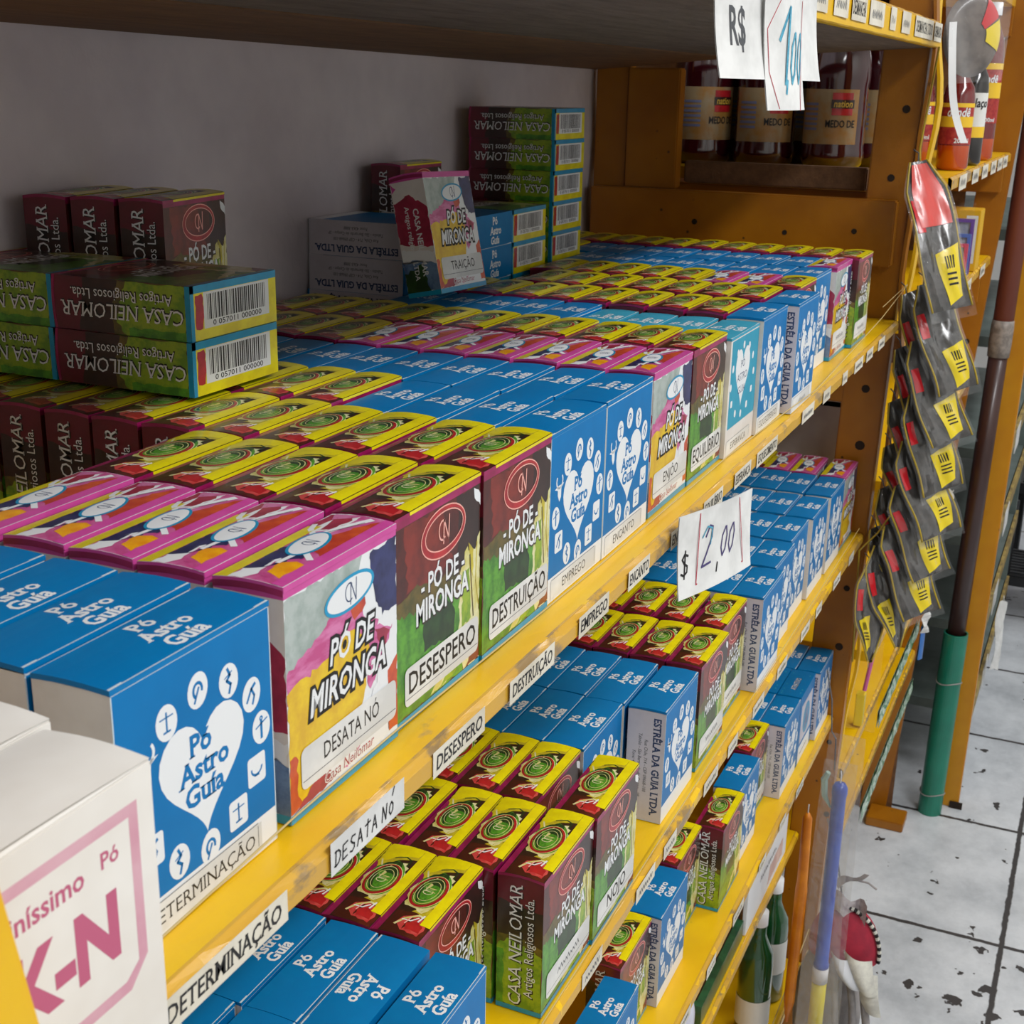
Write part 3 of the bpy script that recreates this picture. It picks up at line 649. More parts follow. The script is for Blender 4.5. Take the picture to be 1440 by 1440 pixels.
# ------------------------------------------------------------------ near shelf rack
XE = 1.245     # where the end frame starts
rack = thing('shelf_rack', 'long yellow wooden shelf rack in the foreground holding rows of small powder boxes', 'shelf rack', (0, 0, FZ))
def rpart(name, g, par=None, bevel=.0016, label=None):
    o = g.build(name, None, bevel=bevel); o.parent = par or rack
    o.matrix_parent_inverse = Matrix.Identity(4)
    o.location = (0, 0, -FZ) if (par is None or par is rack) else (0, 0, 0)
    if label: o['label'] = label
    return o
def wavy_board(g, x0, x1, y0, y1, z0, z1, m, mlip, lipw=.012):
    """board with a worn, slightly wavy front edge"""
    n = 90; random.seed(int(abs(z1) * 1000)); pts = []
    a = [random.uniform(-.0012, .0012) for _ in range(n + 1)]; b = [random.uniform(-.0010, .0006) for _ in range(n + 1)]
    vs = []
    for i in range(n + 1):
        x = x0 + (x1 - x0) * i / n
        vs += [(x, y1, z0), (x, y1, z1), (x, y0 + lipw, z1), (x, y0 + .003 + a[i] * .6, z1 + b[i] * .4), (x, y0 + a[i] * .4, z1 - .003 + b[i]), (x, y0 + a[i] * .3, z0 + .001), (x, y0 + .001, z0)]
    k = 7; top = []; lip = []
    for i in range(n):
        for j in range(k):
            q = [i * k + j, i * k + (j + 1) % k, (i + 1) * k + (j + 1) % k, (i + 1) * k + j]
            (lip if j in (2, 3) else top).append(q)
    g.add(vs, top + [list(range(k))[::-1], [n * k + j for j in range(k)]], m)
    o = len(g.v) - len(vs); mi = g.mi(mlip)
    for q in lip: g.f.append([t + o for t in q]); g.m.append(mi)
S1, S2, S3, S4, S5 = 0.0, -.265, -.516, -.695, -.895
YF = {S1: -.0185, S2: -.003, S3: .0105, S4: .040, S5: .016}
shelfparts = {}
for z in (S1, S2, S3, S4, S5):
    g = G(); wavy_board(g, -.38, XE - .002, YF[z], .366, z - .0115, z, YEL, YEL)
    # worn strip along the front edge
    g2 = G(); wavy_board(g2, -.38, XE - .002, YF[z] - .0004, YF[z] + .004, z - .0118, z + .00012, YELEDGE, YELEDGE, .003)
    sh = rpart('shelf', g, bevel=0); shelfparts[z] = sh
    rpart('worn_edge', g2, sh, bevel=0, label='scuffed front edge of the shelf')
# upper board: raw planks seen from below, tilted a little
g = G(); g.add([(-.38, -.02, .303), (XE, -.02, .300), (XE, .20, .288), (-.38, .20, .291), (-.38, -.02, .318), (XE, -.02, .316), (XE, .20, .304), (-.38, .20, .307)],
      [[0, 1, 2, 3], [7, 6, 5, 4], [0, 4, 5, 1], [1, 5, 6, 2], [2, 6, 7, 3], [3, 7, 4, 0]], RAW)
topshelf = rpart('shelf', g, bevel=0, label='raw underside plank of the upper shelf')
g = G(); g.add([(-.38, .201, .290), (XE, .201, .287), (XE, .372, .272), (-.38, .372, .290), (-.38, .201, .306), (XE, .201, .303), (XE, .372, .288), (-.38, .372, .306)],
      [[0, 1, 2, 3], [7, 6, 5, 4], [0, 4, 5, 1], [1, 5, 6, 2], [2, 6, 7, 3], [3, 7, 4, 0]], RAWB)
rpart('plank', g, topshelf, bevel=0, label='browner raw plank along the wall')
g = G(); wavy_board(g, -.38, XE + .012, -.028, -.0201, .300, .327, YEL, YELEDGE, .004)
rpart('edge_board', g, topshelf, bevel=0, label='yellow edge board with paper tags')
# end frame
g = G(); g.add([(x, y - (z - .2) * .022, z) for z in (FZ, .62) for x, y in ((XE, -.017), (XE + .022, -.017), (XE + .022, .033), (XE, .033))], [[3, 2, 1, 0], [4, 5, 6, 7], [0, 1, 5, 4], [1, 2, 6, 5], [2, 3, 7, 6], [3, 0, 4, 7]], YELSH); rpart('post', g)
g = G(); g.box((XE, .3275, FZ), (XE + .022, .37, .62), YELSH); rpart('post', g)
g = G(); g.box((XE - .006, .262, .1365), (XE + .016, .327, .275), YELSH); rpart('batten', g)
g = G(); g.box((XE - .02, -.004, .062), (XE - .0005, .365, .136), YELSH)
rpart('crossbeam', g)
for z0, z1 in ((-.105, -.04), (-.37, -.3), (-.62, -.56), (-.86, -.8)):
    g = G(); g.box((XE + .001, .03, z0), (XE + .02, .366, z1), YELSH); rpart('crossbeam', g)
g = G()
for y, z, r in ((-.001, .235, .0045), (.008, .16, .0042), (.012, -.085, .005), (.012, -.155, .006), (.01, -.34, .004), (.012, -.42, .005), (.012, -.555, .0035), (.006, -.66, .004)):
    g.lathe([(0, -.0004), (r, -.0004)], HOLE, 10)
    n = 22
    for k in range(len(g.v) - 20, len(g.v)):
        a, b, c = g.v[k]; g.v[k] = (XE - .0006, y + a, z + b)
for y, z, r in ((.12, .094, .003), (.23, .1, .0035), (.04, .1, .0032)):
    g.lathe([(0, -.0004), (r, -.0004)], HOLE, 10)
    for k in range(len(g.v) - 20, len(g.v)):
        a, b, c = g.v[k]; g.v[k] = (XE - .0206, y + a, z + b)
rpart('screw_hole', g, bevel=0, label='dark screw holes and knots')
# peeling edging strips along the front of the end post
for k, (yy, x, am) in enumerate(((-.021, XE - .004, .0035), (-.0275, XE + .012, .005))):
    g = G(); n = 60; vs = []
    for i in range(n + 1):
        z = .62 - i * (1.62 / n); wv = am * math.sin(z * 17 + k) + am * .6 * math.sin(z * 37 + 2 * k) + max(0, -.2 - z) * .085
        vs += [(x + wv * .5, yy + wv, z), (x + .016, yy + wv - .001, z), (x + .016, yy + wv + .0035, z), (x + wv * .5, yy + wv + .0035, z)]
    fs = [[4 * i + j, 4 * i + (j + 1) % 4, 4 * i + 4 + (j + 1) % 4, 4 * i + 4 + j] for i in range(n) for j in range(4)]
    g.add(vs, fs, YEL if k else YELSH); rpart('edging_strip', g, bevel=0)
# near front post at the left border
g = G(); sh_ = lambda z: -.187 + (.11 - z) * .17
g.add([(sh_(z) - dx, y, z) for z in (FZ, .9) for dx, y in ((.06, -.064), (0, -.064), (0, -.038), (.06, -.038))], [[3, 2, 1, 0], [4, 5, 6, 7], [0, 1, 5, 4], [1, 2, 6, 5], [2, 3, 7, 6], [3, 0, 4, 7]], YEL)
rpart('post', g, bevel=.003)
g = G(); g.box((-.36, .33, FZ), (-.32, .37, .9), YEL); rpart('post', g, bevel=.003)
for z in (S1, S2, S3, S4, S5):
    g = G(); g.box((-.3, -.01, z - .05), (-.26, .33, z - .012), YEL); rpart('crossbeam', g)

# shelf edge labels
def shelf_label(x0, x1, z, t, h=.0118, ink=INK, handw=False, par=None, ydrop=0, paper=PAPERC, tilt=0):
    g = G(); y = YF.get(z, -.028) - .0012 - ydrop; zz = z - .0125 if z in YF else z
    n = 6; bow = [random.uniform(-.0003, .0003) for _ in range(n + 1)]
    vs = []
    for i in range(n + 1): vs += [(x0 + (x1 - x0) * i / n, y + bow[i] * 0, zz + tilt * i / n), (x0 + (x1 - x0) * i / n, y, zz + h + tilt * i / n)]
    g.add(vs, [[2 * i, 2 * i + 2, 2 * i + 3, 2 * i + 1] for i in range(n)], paper)
    f = Fr(g, (x0, y - .0001, zz), (1, 0, 0), (0, 0, 1)); wmm = (x1 - x0) * 1000; hm = h * 1000
    if handw: hand(f, t, 2.2, hm * .22, hm * .44, .75, ink, 1, adv=1.1, asp=.8)
    elif t.startswith('~'): scribble(f, wmm * .15, hm * .3, wmm * .7, hm * .35, max(.5, wmm * .02), INKG, 1)
    else:
        wd = glyphs(t, .012, .1, True, 1)[2]; s = hm * .78
        f.text(t, wmm / 2, hm * .24, s, ink, 1, bold=.012, shear=.1, serif=True, sx=wmm * .88 / (wd * s))
    lab = None if t.startswith('~') else 'paper shelf label reading ' + t
    return rpart('shelf_label', g, par or shelfparts[z], bevel=0, label=lab)
random.seed(5)
for a, b, t, hw in ((-.098, -.031, 'DETERMINAÇÃO', 0), (-.004, .049, 'DESATA NÓ', 1), (.073, .121, 'DESESPERO', 0), (.147, .199, 'DESTRUIÇÃO', 0), (.231, .274, 'EMPREGO', 0),
                    (.305, .341, 'ENCANTO', 0), (.381, .413, 'ENJÔO', 0), (.449, .494, 'EQUILÍBRIO', 0), (.524, .568, 'ESPERANÇA', 0), (.585, .648, 'ESQUECIMENTO', 0),
                    (.734, .78, '~', 0), (.818, .849, '~', 0), (.905, .929, '~', 0), (.965, 1.01, '~', 0), (1.03, 1.067, '~', 0), (1.1, 1.14, '~', 0)):
    shelf_label(a, b, S1, t, handw=bool(hw), h=.0135 if hw else .0118, paper=PAPER if hw else PAPERC)
for a, b in ((.30, .335), (.40, .44), (.46, .49), (.56, .6), (.63, .66), (.71, .75), (.80, .84), (.90, .94), (.97, 1.0), (1.06, 1.1), (1.15, 1.18)): shelf_label(a, b, S2, '~')
for a, b in ((.50, .53), (.58, .62), (.67, .7), (.76, .8), (.86, .89), (.95, .98), (1.03, 1.07)): shelf_label(a, b, S3, '~')
for a, b, t in ((.589, .65, '~'), (.672, .725, '~'), (.739, .799, 'DESMANCHA'), (.814, .882, '~'), (.914, .944, '~'), (.978, 1.028, '~'), (1.058, 1.183, 'DESMANCHA TUDO'), (1.193, 1.25, 'DEMANDA')):
    shelf_label(a, b, .3055, t, h=.019, par=topshelf)

# ------------------------------------------------------------------ rows of boxes, top shelf
GT = 'powder boxes on the top shelf'; GM = 'powder boxes on the second shelf'; GB = 'powder boxes on the third shelf'; GS = 'spare powder boxes stacked at the back'
SHORT = {'M': 'maroon powder box', 'P': 'pink powder box', 'A': 'blue powder box', 'E': 'blue powder box', 'L': 'teal powder box', 'T': 'patterned blue powder box'}
random.seed(42)
cols1 = [(-.0852, .0000, 'AAAA', 'DETERMINAÇÃO', 'DETERMINAÇÃO column', .001), (.0008, -.0004, 'PPPPP', 'DESATA NÓ', 'DESATA NÓ column', .001), (.0800, .0010, 'MMMMM', 'DESESPERO', 'DESESPERO column', 0),
         (.1580, .0000, 'MMMMMMMMMMMM', 'DESTRUIÇÃO', 'DESTRUIÇÃO column', 0), (.2362, .0005, 'AAAAMMMMMMMM', 'EMPREGO', 'EMPREGO column', 0), (.3140, .0000, 'AAAAAAAAAMMM', 'ENCANTO', 'ENCANTO column', 0),
         (.3955, .0010, 'PPPPPPPMMMMM', 'ENJÔO', 'ENJÔO column', 0), (.4740, .0005, 'MMMMMMMMMMMM', 'EQUILÍBRIO', 'first column past ENJÔO', 0), (.5525, -.0030, 'LLLLAAAAAAMM', 'ESPERANÇA', 'second column past ENJÔO', 0),
         (.6310, -.0060, 'AMMMMMMMMMMM', 'ESQUECIMENTO', 'third column past ENJÔO', 0), (.7130, -.0140, 'EMMMMMMMMMMM', '~', 'fourth column past ENJÔO', 0),
         (.7930, .0060, 'MPPMMMMMMMMM', '~', 'fifth column past ENJÔO', 0), (.8730, .0090, 'AAAAAAAAAMMM', None, 'sixth column past ENJÔO', 0),
         (.9530, .0040, 'PAAAAAAAAMMM', '~', 'seventh column past ENJÔO', 0), (1.0340, -.0020, 'MMMMMMMMMMMM', '~', 'last column before the end frame', 0)]
for x0, yf, kinds, nm, desc, dz in cols1:
    for i, k in enumerate(kinds):
        y = yf + i * .0316 + (random.uniform(-.0006, .0006) if i else 0)
        if y + D > .366: break
        if y + D > .2635 and x0 + W > .599 and x0 < .951 and (y + D > .284 or x0 > .64): break
        if nm and i == 0: lab = (SHORT[k] + ' with ' + nm + ' sticker at front of the top shelf') if not nm.startswith('~') else SHORT[k] + ' at front, ' + desc + ' on top shelf'
        else: lab = '%s, %s, %s, top shelf' % (SHORT[k], ORD[i], desc)
        dx = random.uniform(-.0004, .0004); under = (i >= 6)
        powder_box(k, up(x0 + dx, y, .0006, random.uniform(-.005, .005)) @ Matrix.Diagonal((1, 1, {'A': .986, 'E': .986, 'L': .955}.get(k, 1.0), 1)), lab, GT, nm if i == 0 else None, 0.0 if under else None)
# ------------------------------------------------------------------ second and third shelf
cols2 = [(.0535, 'AAA', (.034, .064, .099), None, 'column nearest the camera'), (.1315, 'AAAA', (.0005, .033, .064, .096), None, 'second column from camera'), (.2115, 'MMM', (.041, .0707, .1005), None, 'third column from camera'),
         (.2895, 'MMMM', (.003, .0346, .0645, .0967), '~', 'column left of NOJO'), (.3680, 'MMMM', (.001, .043, .073, .103), 'NOJO', 'NOJO column'), (.4465, 'AAA', (.041, .0710, .1010), None, 'first column past NOJO'),
         (.5250, 'EAAA', (.0079, .040, .0707, .1005), None, 'second column past NOJO'), (.6120, 'MMMM', (.0079, .038, .069, .0995), '~', 'third column past NOJO'), (.6940, 'MMMM', (.0142, .0475, .0780, .1085), '~', 'fourth column past NOJO'),
         (.7770, 'EAAA', (.001, .031, .0610, .091), None, 'fifth column past NOJO'), (.8590, 'AAAA', (.010, .0397, .0695, .0995), None, 'sixth column past NOJO'), (.9430, 'AAAA', (.0145, .0445, .0745, .1045), None, 'seventh column past NOJO'),
         (1.0260, 'AAAA', (.011, .042, .072, .102), None, 'eighth column past NOJO'), (1.1140, 'AAAA', (.010, .042, .0720, .102), None, 'ninth column past NOJO'), (1.1980, 'PPPM', (.011, .047, .079, .109), None, 'last column at the end post')]
for xc, kinds, ys, nm, desc in cols2:
    for i, (k, y) in enumerate(zip(kinds, ys)):
        x0 = xc - W / 2 + random.uniform(-.0003, .0003); mt = up(x0, y, S2 + .0006, random.uniform(-.003, .003))
        if xc == .1315 and i == 1: mt = Matrix.Translation((W + x0, y + D, S2 + .0006)) @ Matrix.Rotation(PI, 4, 'Z')
        lab = '%s, %s, %s, second shelf' % (SHORT[k], ORD[i], desc)
        powder_box(k, mt, lab, GM, nm if i == 0 else None)
for xc, kinds, ys, nm, lab in ((.467, 'A', (.023,), None, 'blue powder box on third shelf, lowest one near the picture bottom'), (.556, 'M', (.0426,), None, 'maroon powder box on third shelf behind the lowest blue box'),
                               (.637, 'E', (.0345,), None, 'blue powder box with pale lettered side standing alone on the third shelf'), (.7195, 'M', (.047,), None, 'maroon powder box on third shelf half hidden behind the lettered maroon box'),
                               (.7985, 'M', (.0255,), None, 'maroon powder box with white lettered side at third shelf front'), (.8785, 'A', (.030,), None, 'blue powder box squeezed behind the lettered maroon box, third shelf'),
                               (.9610, 'M', (.041,), '~', 'maroon powder box with white sticker on the third shelf'), (1.0400, 'EA', (.023, .053), None, 'blue powder box with lettered side, third shelf, beside patterned box'),
                               (1.1210, 'TT', (.023, .053), None, 'patterned blue powder box on the third shelf'), (1.2010, 'EE', (.0174, .0484), None, 'blue powder box at the end post on the third shelf')):
    for i, (k, y) in enumerate(zip(kinds, ys)):
        powder_box(k, up(xc - W / 2, y, S3 + .0006, random.uniform(-.004, .004)), lab if i == 0 else lab + ', second one back', GB, nm if i == 0 else None)
# ------------------------------------------------------------------ stacks at the back of the top shelf
ZB = .0945
def lying(x, y, z): return Matrix.Translation((x, y, z + D)) @ Matrix.Rotation(-PI / 2, 4, 'X')
def lying_up(x, y, z): return Matrix.Translation((x, y + H, z)) @ Matrix.Rotation(PI / 2, 4, 'X')
PT = .02895
for k, (y, d_) in enumerate(((.190, 'right-hand pair'), (.2815, 'left-hand pair'))):
    for j in range(2):
        powder_box('M', lying(.203 + (.0015 if j else 0), y - (.0008 if j == 0 and k == 0 else 0), ZB + j * PT), '%s maroon powder box lying with barcode end out, %s stacked at left' % (('lower', 'upper')[j], d_), GS, None, 0)
for j in range(3):
    powder_box('M', up(.2895 - j * .0058, .272 + j * .0312, ZB, math.radians(9)), 'maroon powder box standing at the back left, %s of three by the wall' % ('nearest', 'middle', 'rearmost')[j], GS, None, 0)
for j in range(5):      # pale-sided boxes lie in a pile that starts on the shelf board
    m_ = lying(.600, .2845, .0004 + j * PT) if j < 3 else lying_up(.598 + .001 * j, .2840, .0004 + j * PT)
    powder_box('E', m_, 'blue box lying with pale lettered side out by wall, %s in its pile' % ('lowest', 'second lowest', 'third, half hidden', 'second from top', 'topmost')[j], GS, None, 0)
powder_box('M', up(.690, .336, ZB), 'maroon powder box standing behind the leaning pink box by the wall', GS, None, 0)
powder_box('P', Matrix.Translation((.548, .222, ZB + .0072)) @ Matrix.Rotation(math.radians(-12), 4, 'X') @ Matrix.Rotation(math.radians(2), 4, 'Y'), 'pink powder box with TRAIÇÃO sticker leaning back against the stacked boxes', GS, 'TRAIÇÃO', 0)
PILE = ('lowest', 'second lowest', 'third from the shelf', 'fourth from the shelf', 'fifth from the shelf', 'sixth from the shelf', 'seventh from the shelf', 'topmost')
for j in range(5):
    powder_box('A' if j > 2 else 'M', lying_up(.688, .264, .0004 + j * PT) if j > 2 else lying(.688, .2645, .0004 + j * PT), ('blue powder box lying with lid end out beside barcode stack, ' if j > 2 else 'maroon powder box lying under the lid-end blue boxes, ') + PILE[j], GS, None, 0)
    powder_box('M', lying(.768 + .001 * (j % 2), .264, .0004 + j * PT), 'barcode-ended maroon box in the short pile at back, %s' % PILE[j], GS, None, 0)
for j in range(8):
    powder_box('M', lying(.8705 + random.uniform(0, .0015), .268 + random.uniform(-.0006, .0006), .0004 + j * PT), 'barcode-ended maroon box in the tall pile at back, %s' % PILE[j], GS, None, 0)

# ------------------------------------------------------------------ small things on and around the near rack
PKFADE = mat('print_faded_pink', (206, 150, 166), 0.6, (214, 168, 180), 30)
PKSTR = mat('print_strong_pink', (188, 92, 124), 0.6)
WCARD = mat('white_card', (232, 228, 222), 0.65, (222, 216, 208), 12)
def white_carton(label, x0, y0, w_, d_, h_, printed):
    r = thing('carton_box', label, 'box', (x0, y0, .0006), (0, 0, 0), 'plain white cartons at the near end')
    g = G(); g.box((0, 0, 0), (w_, d_, h_ - .001), WCARD)
    if printed:
        f = Fr(g, (0, 0, 0), (1, 0, 0), (0, 0, 1)); Wk, Hk = w_ * 1000, h_ * 1000; x1 = Wk - 6
        f.rect(2, Hk - 12, x1, Hk - 8.6, PKFADE); f.rect(x1 - 3.4, 37, x1, Hk - 12, PKFADE)
        f.poly([(x1 - 3.4, 37), (x1, 37), (x1 - 7, 30), (2, 30), (2, 33.4), (x1 - 8.6, 33.4)], PKFADE)
        f.text('Finíssimo', Wk - 40, 68.6, 8.0, PKSTR, 2, bold=.02, align='C', sx=.95); f.text('Pó', Wk - 17, 69.6, 6.4, PKSTR, 2, bold=.02)
        f.text('K-N', Wk - 33.5, 44, 25, PKSTR, 2, bold=.045, sx=.84)
        f.text('MESA', Wk - 34, 12, 7, CARDL, 2)
    g.build('carton', r)
    g = G()
    def top(i, j): return (i * w_, j * d_, h_ + .0016 * math.sin(PI * i) + .0012 * math.sin(PI * j))
    g.grid(top, 10, 6, WCARD); g.box((0, .0004, h_ - .0012), (w_, d_ - .0004, h_), WCARD)
    g.build('lid', r, smooth=True); return r
white_carton('worn white carton with faded pink K-N print at near end of the top shelf', -.214, -.036, .102, .0345, .0905, True)
white_carton('plain white carton tucked behind the K-N carton at near end of top shelf', -.208, .0, .1, .0345, .0915, False)

def price_tag(name, label, loc, rot, w_, h_, build):
    r = thing('price_tag', label, 'price tag', loc, rot, 'hand lettered price tags'); build(r, w_, h_); return r
def bowed(g, w_, h_, m, bow, n=8, z0=0, x0=0):
    for yy, fl in ((0, 1), (.0006, -1)):
        vs = []
        for j in range(n + 1):
            for i in range(n + 1):
                a, b = i / n, j / n; vs.append((x0 + a * w_, -bow * math.sin(PI * a) * .6 - bow * (1 - b) ** 2 + yy, z0 - h_ + b * h_))
        g.add(vs, [[j * (n + 1) + i, j * (n + 1) + i + 1, (j + 1) * (n + 1) + i + 1, (j + 1) * (n + 1) + i][::fl] for j in range(n) for i in range(n)], m)
class BF(Fr):
    """printing frame that follows a bowed sheet"""
    def __init__(s, g, w_, h_, bow, x0=0, z0=0, off=.00012):
        s.g = g; s.w = w_; s.h = h_; s.bow = bow; s.x0 = x0; s.z0 = z0; s.off = off
    def p(s, a, b, l):
        aa = a * .001 / s.w; bb = b * .001 / s.h
        return Vector((s.x0 + a * .001, -s.bow * math.sin(PI * aa) * .6 - s.bow * (1 - bb) ** 2 - s.off * l, s.z0 - s.h + b * .001))
def tag_a(r, w_, h_):
    g = G(); bowed(g, w_, h_, PAPER, .006); f = BF(g, w_, h_, .006)
    f.text('R$', 24, 17, 27, mat('stamp_grey', (70, 72, 76), .6), 1, bold=.02, sx=.62); g.build('sheet', r, smooth=False)
    g = G(); bowed(g, .056, .062, PAPER, .006, z0=-.004, x0=.052); f = BF(g, .056, .062, .006, .052, -.004)
    f.line([(10, 62), (53, 58), (52, 30), (43, 0)], 1.2, INKR, 1); f.line([(18, 60), (3, 42), (4, 20), (12, 1)], .6, INKR, 1)
    hand(f, '1', 12, 14, 38, 2.4, INKB, 2, slant=.1); hand(f, ',', 22, 14, 20, 2, INKB, 2); hand(f, '00', 26, 14, 28, 2.2, INKB, 2, asp=.5, slant=.25)
    o = g.build('price_slip', r); o.location = (0, -.006, 0); tag(o, 'narrow slip with blue handwritten price and red border')
price_tag('price_tag', 'white R$ price tag with blue handwritten slip hanging from the upper shelf', (.346, -.036, .309), (0, 0, math.radians(-8)), .146, .05, tag_a)
def tag_b(r, w_, h_):
    g = G(); bowed(g, w_, h_, PAPER, .004); f = BF(g, w_, h_, .004)
    hand(f, '$', 3, 14, 14, 1.5, INK, 1); f.line([(24, 50), (20, 6), (86, 6), (78, 50)], 1.0, INKR, 1)
    hand(f, '2', 27, 15, 25, 1.5, mat('ink_violet', (70, 60, 110), .5), 2, asp=.62, slant=.25); hand(f, ',', 46, 13, 16, 1.5, INK, 2); hand(f, '00', 50, 17, 19, 1.4, mat('ink_violet', (70, 60, 110), .5), 2, asp=.68, slant=.25)
    f.line([(28, 34), (34, 40), (40, 38), (38, 28)], 1.1, INKB, 3)
    g.build('sheet', r)
price_tag('price_tag', 'white 2,00 price tag with red border hanging below the ENJÔO shelf label', (.380, -.0245, .010), (0, math.radians(3), math.radians(-11)), .1, .052, tag_b)

TW = mat('twine_tan', (196, 170, 110), 0.7)
g = G(); g.tube([(-.09, -.0065, .0065), (-.004, -.0065, .0095), (.07, -.0055, .0085), (.167, -.0055, .0065), (.297, -.0055, .004), (.42, -.0055, .0035), (.54, -.0085, .006), (.66, -.012, .006), (.79, -.0185, .007), (.9, -.0185, .012), (1.11, -.0185, .022), (1.236, -.024, .042)], .00042, TW, 5)
g.tube([(1.11, -.0185, .034), (1.236, -.024, .043)], .0004, TW, 5)
tag(g.build('twine'), 'thin tan twine strung along the fronts of the top shelf boxes', 'twine')
g = G(); g.tube([(-.05, -.0032, S2 + .012), (.2, -.0032, S2 + .008), (.45, -.0032, S2 + .01), (.75, -.0035, S2 + .012), (1.2, -.0045, S2 + .02)], .0004, TW, 5)
tag(g.build('twine'), 'thin tan twine strung along the fronts of the second shelf boxes', 'twine')
# pale carton at the far end of the second shelf
r = thing('carton_box', 'pale grey carton seen behind the pink boxes at second shelf end', 'box', (1.315, .03, -.2097))
GC = mat('grey_card', (176, 168, 164), 0.7, (160, 150, 148), 10)
g = G(); g.box((0, 0, 0), (.1, .16, .09), GC); g.build('carton', r, bevel=.001)
g = G(); g.box((0, -.0008, .082), (.1, .1605, .0908), mat('grey_card_flap', (196, 190, 186), .7)); g.build('flap', r, bevel=.0005)

# ------------------------------------------------------------------ packets hanging on the end post
DKP = mat('packet_charcoal', (70, 66, 64), 0.28, (40, 38, 37), 50, coat=0.9, bump=0.8, bscale=32)
YLAB = mat('packet_yellow', (232, 206, 20), 0.3, coat=0.5)
PKRED = mat('packet_red', (200, 30, 40), 0.3, coat=0.4)
OLVE = mat('packet_edge_gold', (176, 150, 40), 0.4)
def pouch(i, loc, rot, L_, wd, th, label, head=None, lab=(.2, .75, .03, .32), point=False):
    """sealed packet hanging from its top; -Y faces out"""
    r = thing('hanging_packet', label, 'packet', loc, rot, 'charcoal packets hanging on the post')
    rnd = random.Random(i); ph = [rnd.uniform(0, 6) for _ in range(4)]
    def sf(a, t, side, k=1.0):
        s = a * 2 - 1; wv = wd * k * (.42 + .58 * min(1, t * 5)) * ((1 - max(0, t - .6) / .4 * .85) if point else 1)
        x = s * wv / 2 + .0018 * math.sin(t * 8 + ph[0]); z = -t * L_
        e = max(0, 1 - s * s) ** .55 * max(0, math.sin(PI * min(1, max(0, t * .96 + .02)))) ** .5
        y = -side * th * k * e + .0022 * math.sin(s * 5 + t * 6 + ph[1]) * e + .0012 * math.sin(s * 11 - t * 17 + ph[2]) * e + .003 * math.sin(t * 4 + ph[3]) - .004 * s * s
        return (x, y, z)
    g = G(); g.grid(lambda a, t: sf(a, 1 - t, 1), 14, 24, DKP); g.grid(lambda a, t: sf(1 - a, 1 - t, -1), 14, 24, DKP); g.build('pouch', r, smooth=True)
    g = G()
    for a in (0.0, 1.0): g.tube([sf(a, t / 16, 1) for t in range(17)], .0011, OLVE, 6)
    g.build('seam', r, smooth=True)
    a0, a1, t0, t1 = lab; out = lambda p, d_: (p[0], p[1] - d_, p[2])
    g = G(); sk = lambda a, t: out(sf(min(.99, a0 + (a1 - a0) * a * (.62 + .38 * t) + .16 * (1 - t) * (a1 - a0)), 1 - (t0 + (t1 - t0) * t) - .05 * (a - .5), 1), .0008); g.grid(sk, 8, 8, YLAB)
    def bar(b0, b1, c0, c1): g.grid(lambda a, t: out(sf(a0 + (a1 - a0) * (b0 + (b1 - b0) * a), 1 - (t0 + (t1 - t0) * (c0 + (c1 - c0) * t)), 1), .0012), 3, 1, INK)
    for k in range(3): bar(.3, .72, .30 + k * .1, .34 + k * .1)
    for k in range(4): bar(.32 + k * .1, .37 + k * .1, .62, .86)
    g.build('label_patch', r, smooth=True)
    g = G(); g.grid(lambda a, t: out(sf(.04 + .18 * a, .25 + .22 * t, 1), .0009), 4, 6, PKRED); g.build('red_tab', r, smooth=True)
    if head:
        g = G(); g.grid(lambda a, t: out(sf(.12 + .76 * a, .02 + .42 * (1 - t), 1), .0013), 10, 10, mat('packet_pale_red', (214, 84, 78), .3, coat=.5)); g.build('red_header', r, smooth=True)
    g = G(); g.grid(lambda a, t: sf(a, 1.07 - 1.07 * t, 1, 1.16), 12, 20, FILM); g.build('film', r, smooth=True)
    g = G(); g.tube([(0, .004, -.004), (0, -.002, .008), (0, .006, .014)], .0008, INKG, 5); g.build('hook', r)
    return r
def pk(u, v): return (-.049 - .00085 * (u - 1310) - .0001 * (v - 330), .104 - .00083 * (v - 330))
hooks = []
for i, (u, v, ang, L_, wd, hd, pt, lb) in enumerate(((1303, 236, 9, .165, .05, True, False, 'topmost charcoal packet with pale red head hanging on the end post'),
        (1308, 395, 14, .125, .05, False, False, 'second charcoal packet from the top, under the red-headed packet'), (1300, 470, 14, .122, .052, False, False, 'third charcoal packet from the top on the end post'),
        (1292, 545, 15, .118, .052, False, False, 'fourth charcoal packet from the top on the end post'), (1284, 610, 16, .118, .052, False, False, 'middle charcoal packet on the end post'),
        (1274, 675, 16, .115, .05, False, False, 'fourth charcoal packet from the bottom of the hanging strip'), (1262, 735, 14, .115, .05, False, False, 'third charcoal packet from the bottom of the hanging strip'),
        (1240, 770, 6, .125, .046, False, True, 'second lowest charcoal packet, with a pointed tip'), (1214, 800, -4, .115, .04, False, True, 'lowest charcoal packet, narrow with a pointed tip'))):
    y, z = pk(u, v); hooks.append((1.204, y + .008, z + .012))
    pouch(i, (1.2 - (.008 if i == 8 else 0) - (.004 if i == 0 else 0), y + (.006 if i < 7 else .004 if i == 7 else -.006), z), (math.radians(-17.5), math.radians(-ang), math.radians(-48)), L_, wd, .0042, lb, hd, (.40, .96, .05, .40) if not pt else (.1, .5, .12, .45), pt)
    if 0 < i < 7:
        pouch(20 + i, (1.2285, y + .028, z - .016), (math.radians(-17.5), math.radians(-ang - 7), math.radians(-58)), L_ * .98, wd * .86, .0035, 'dark packet tucked behind the %s' % lb.replace('charcoal ', '').split(',')[0].replace(' on the end post', ' there'), False, (.5, .8, .1, .5), False)
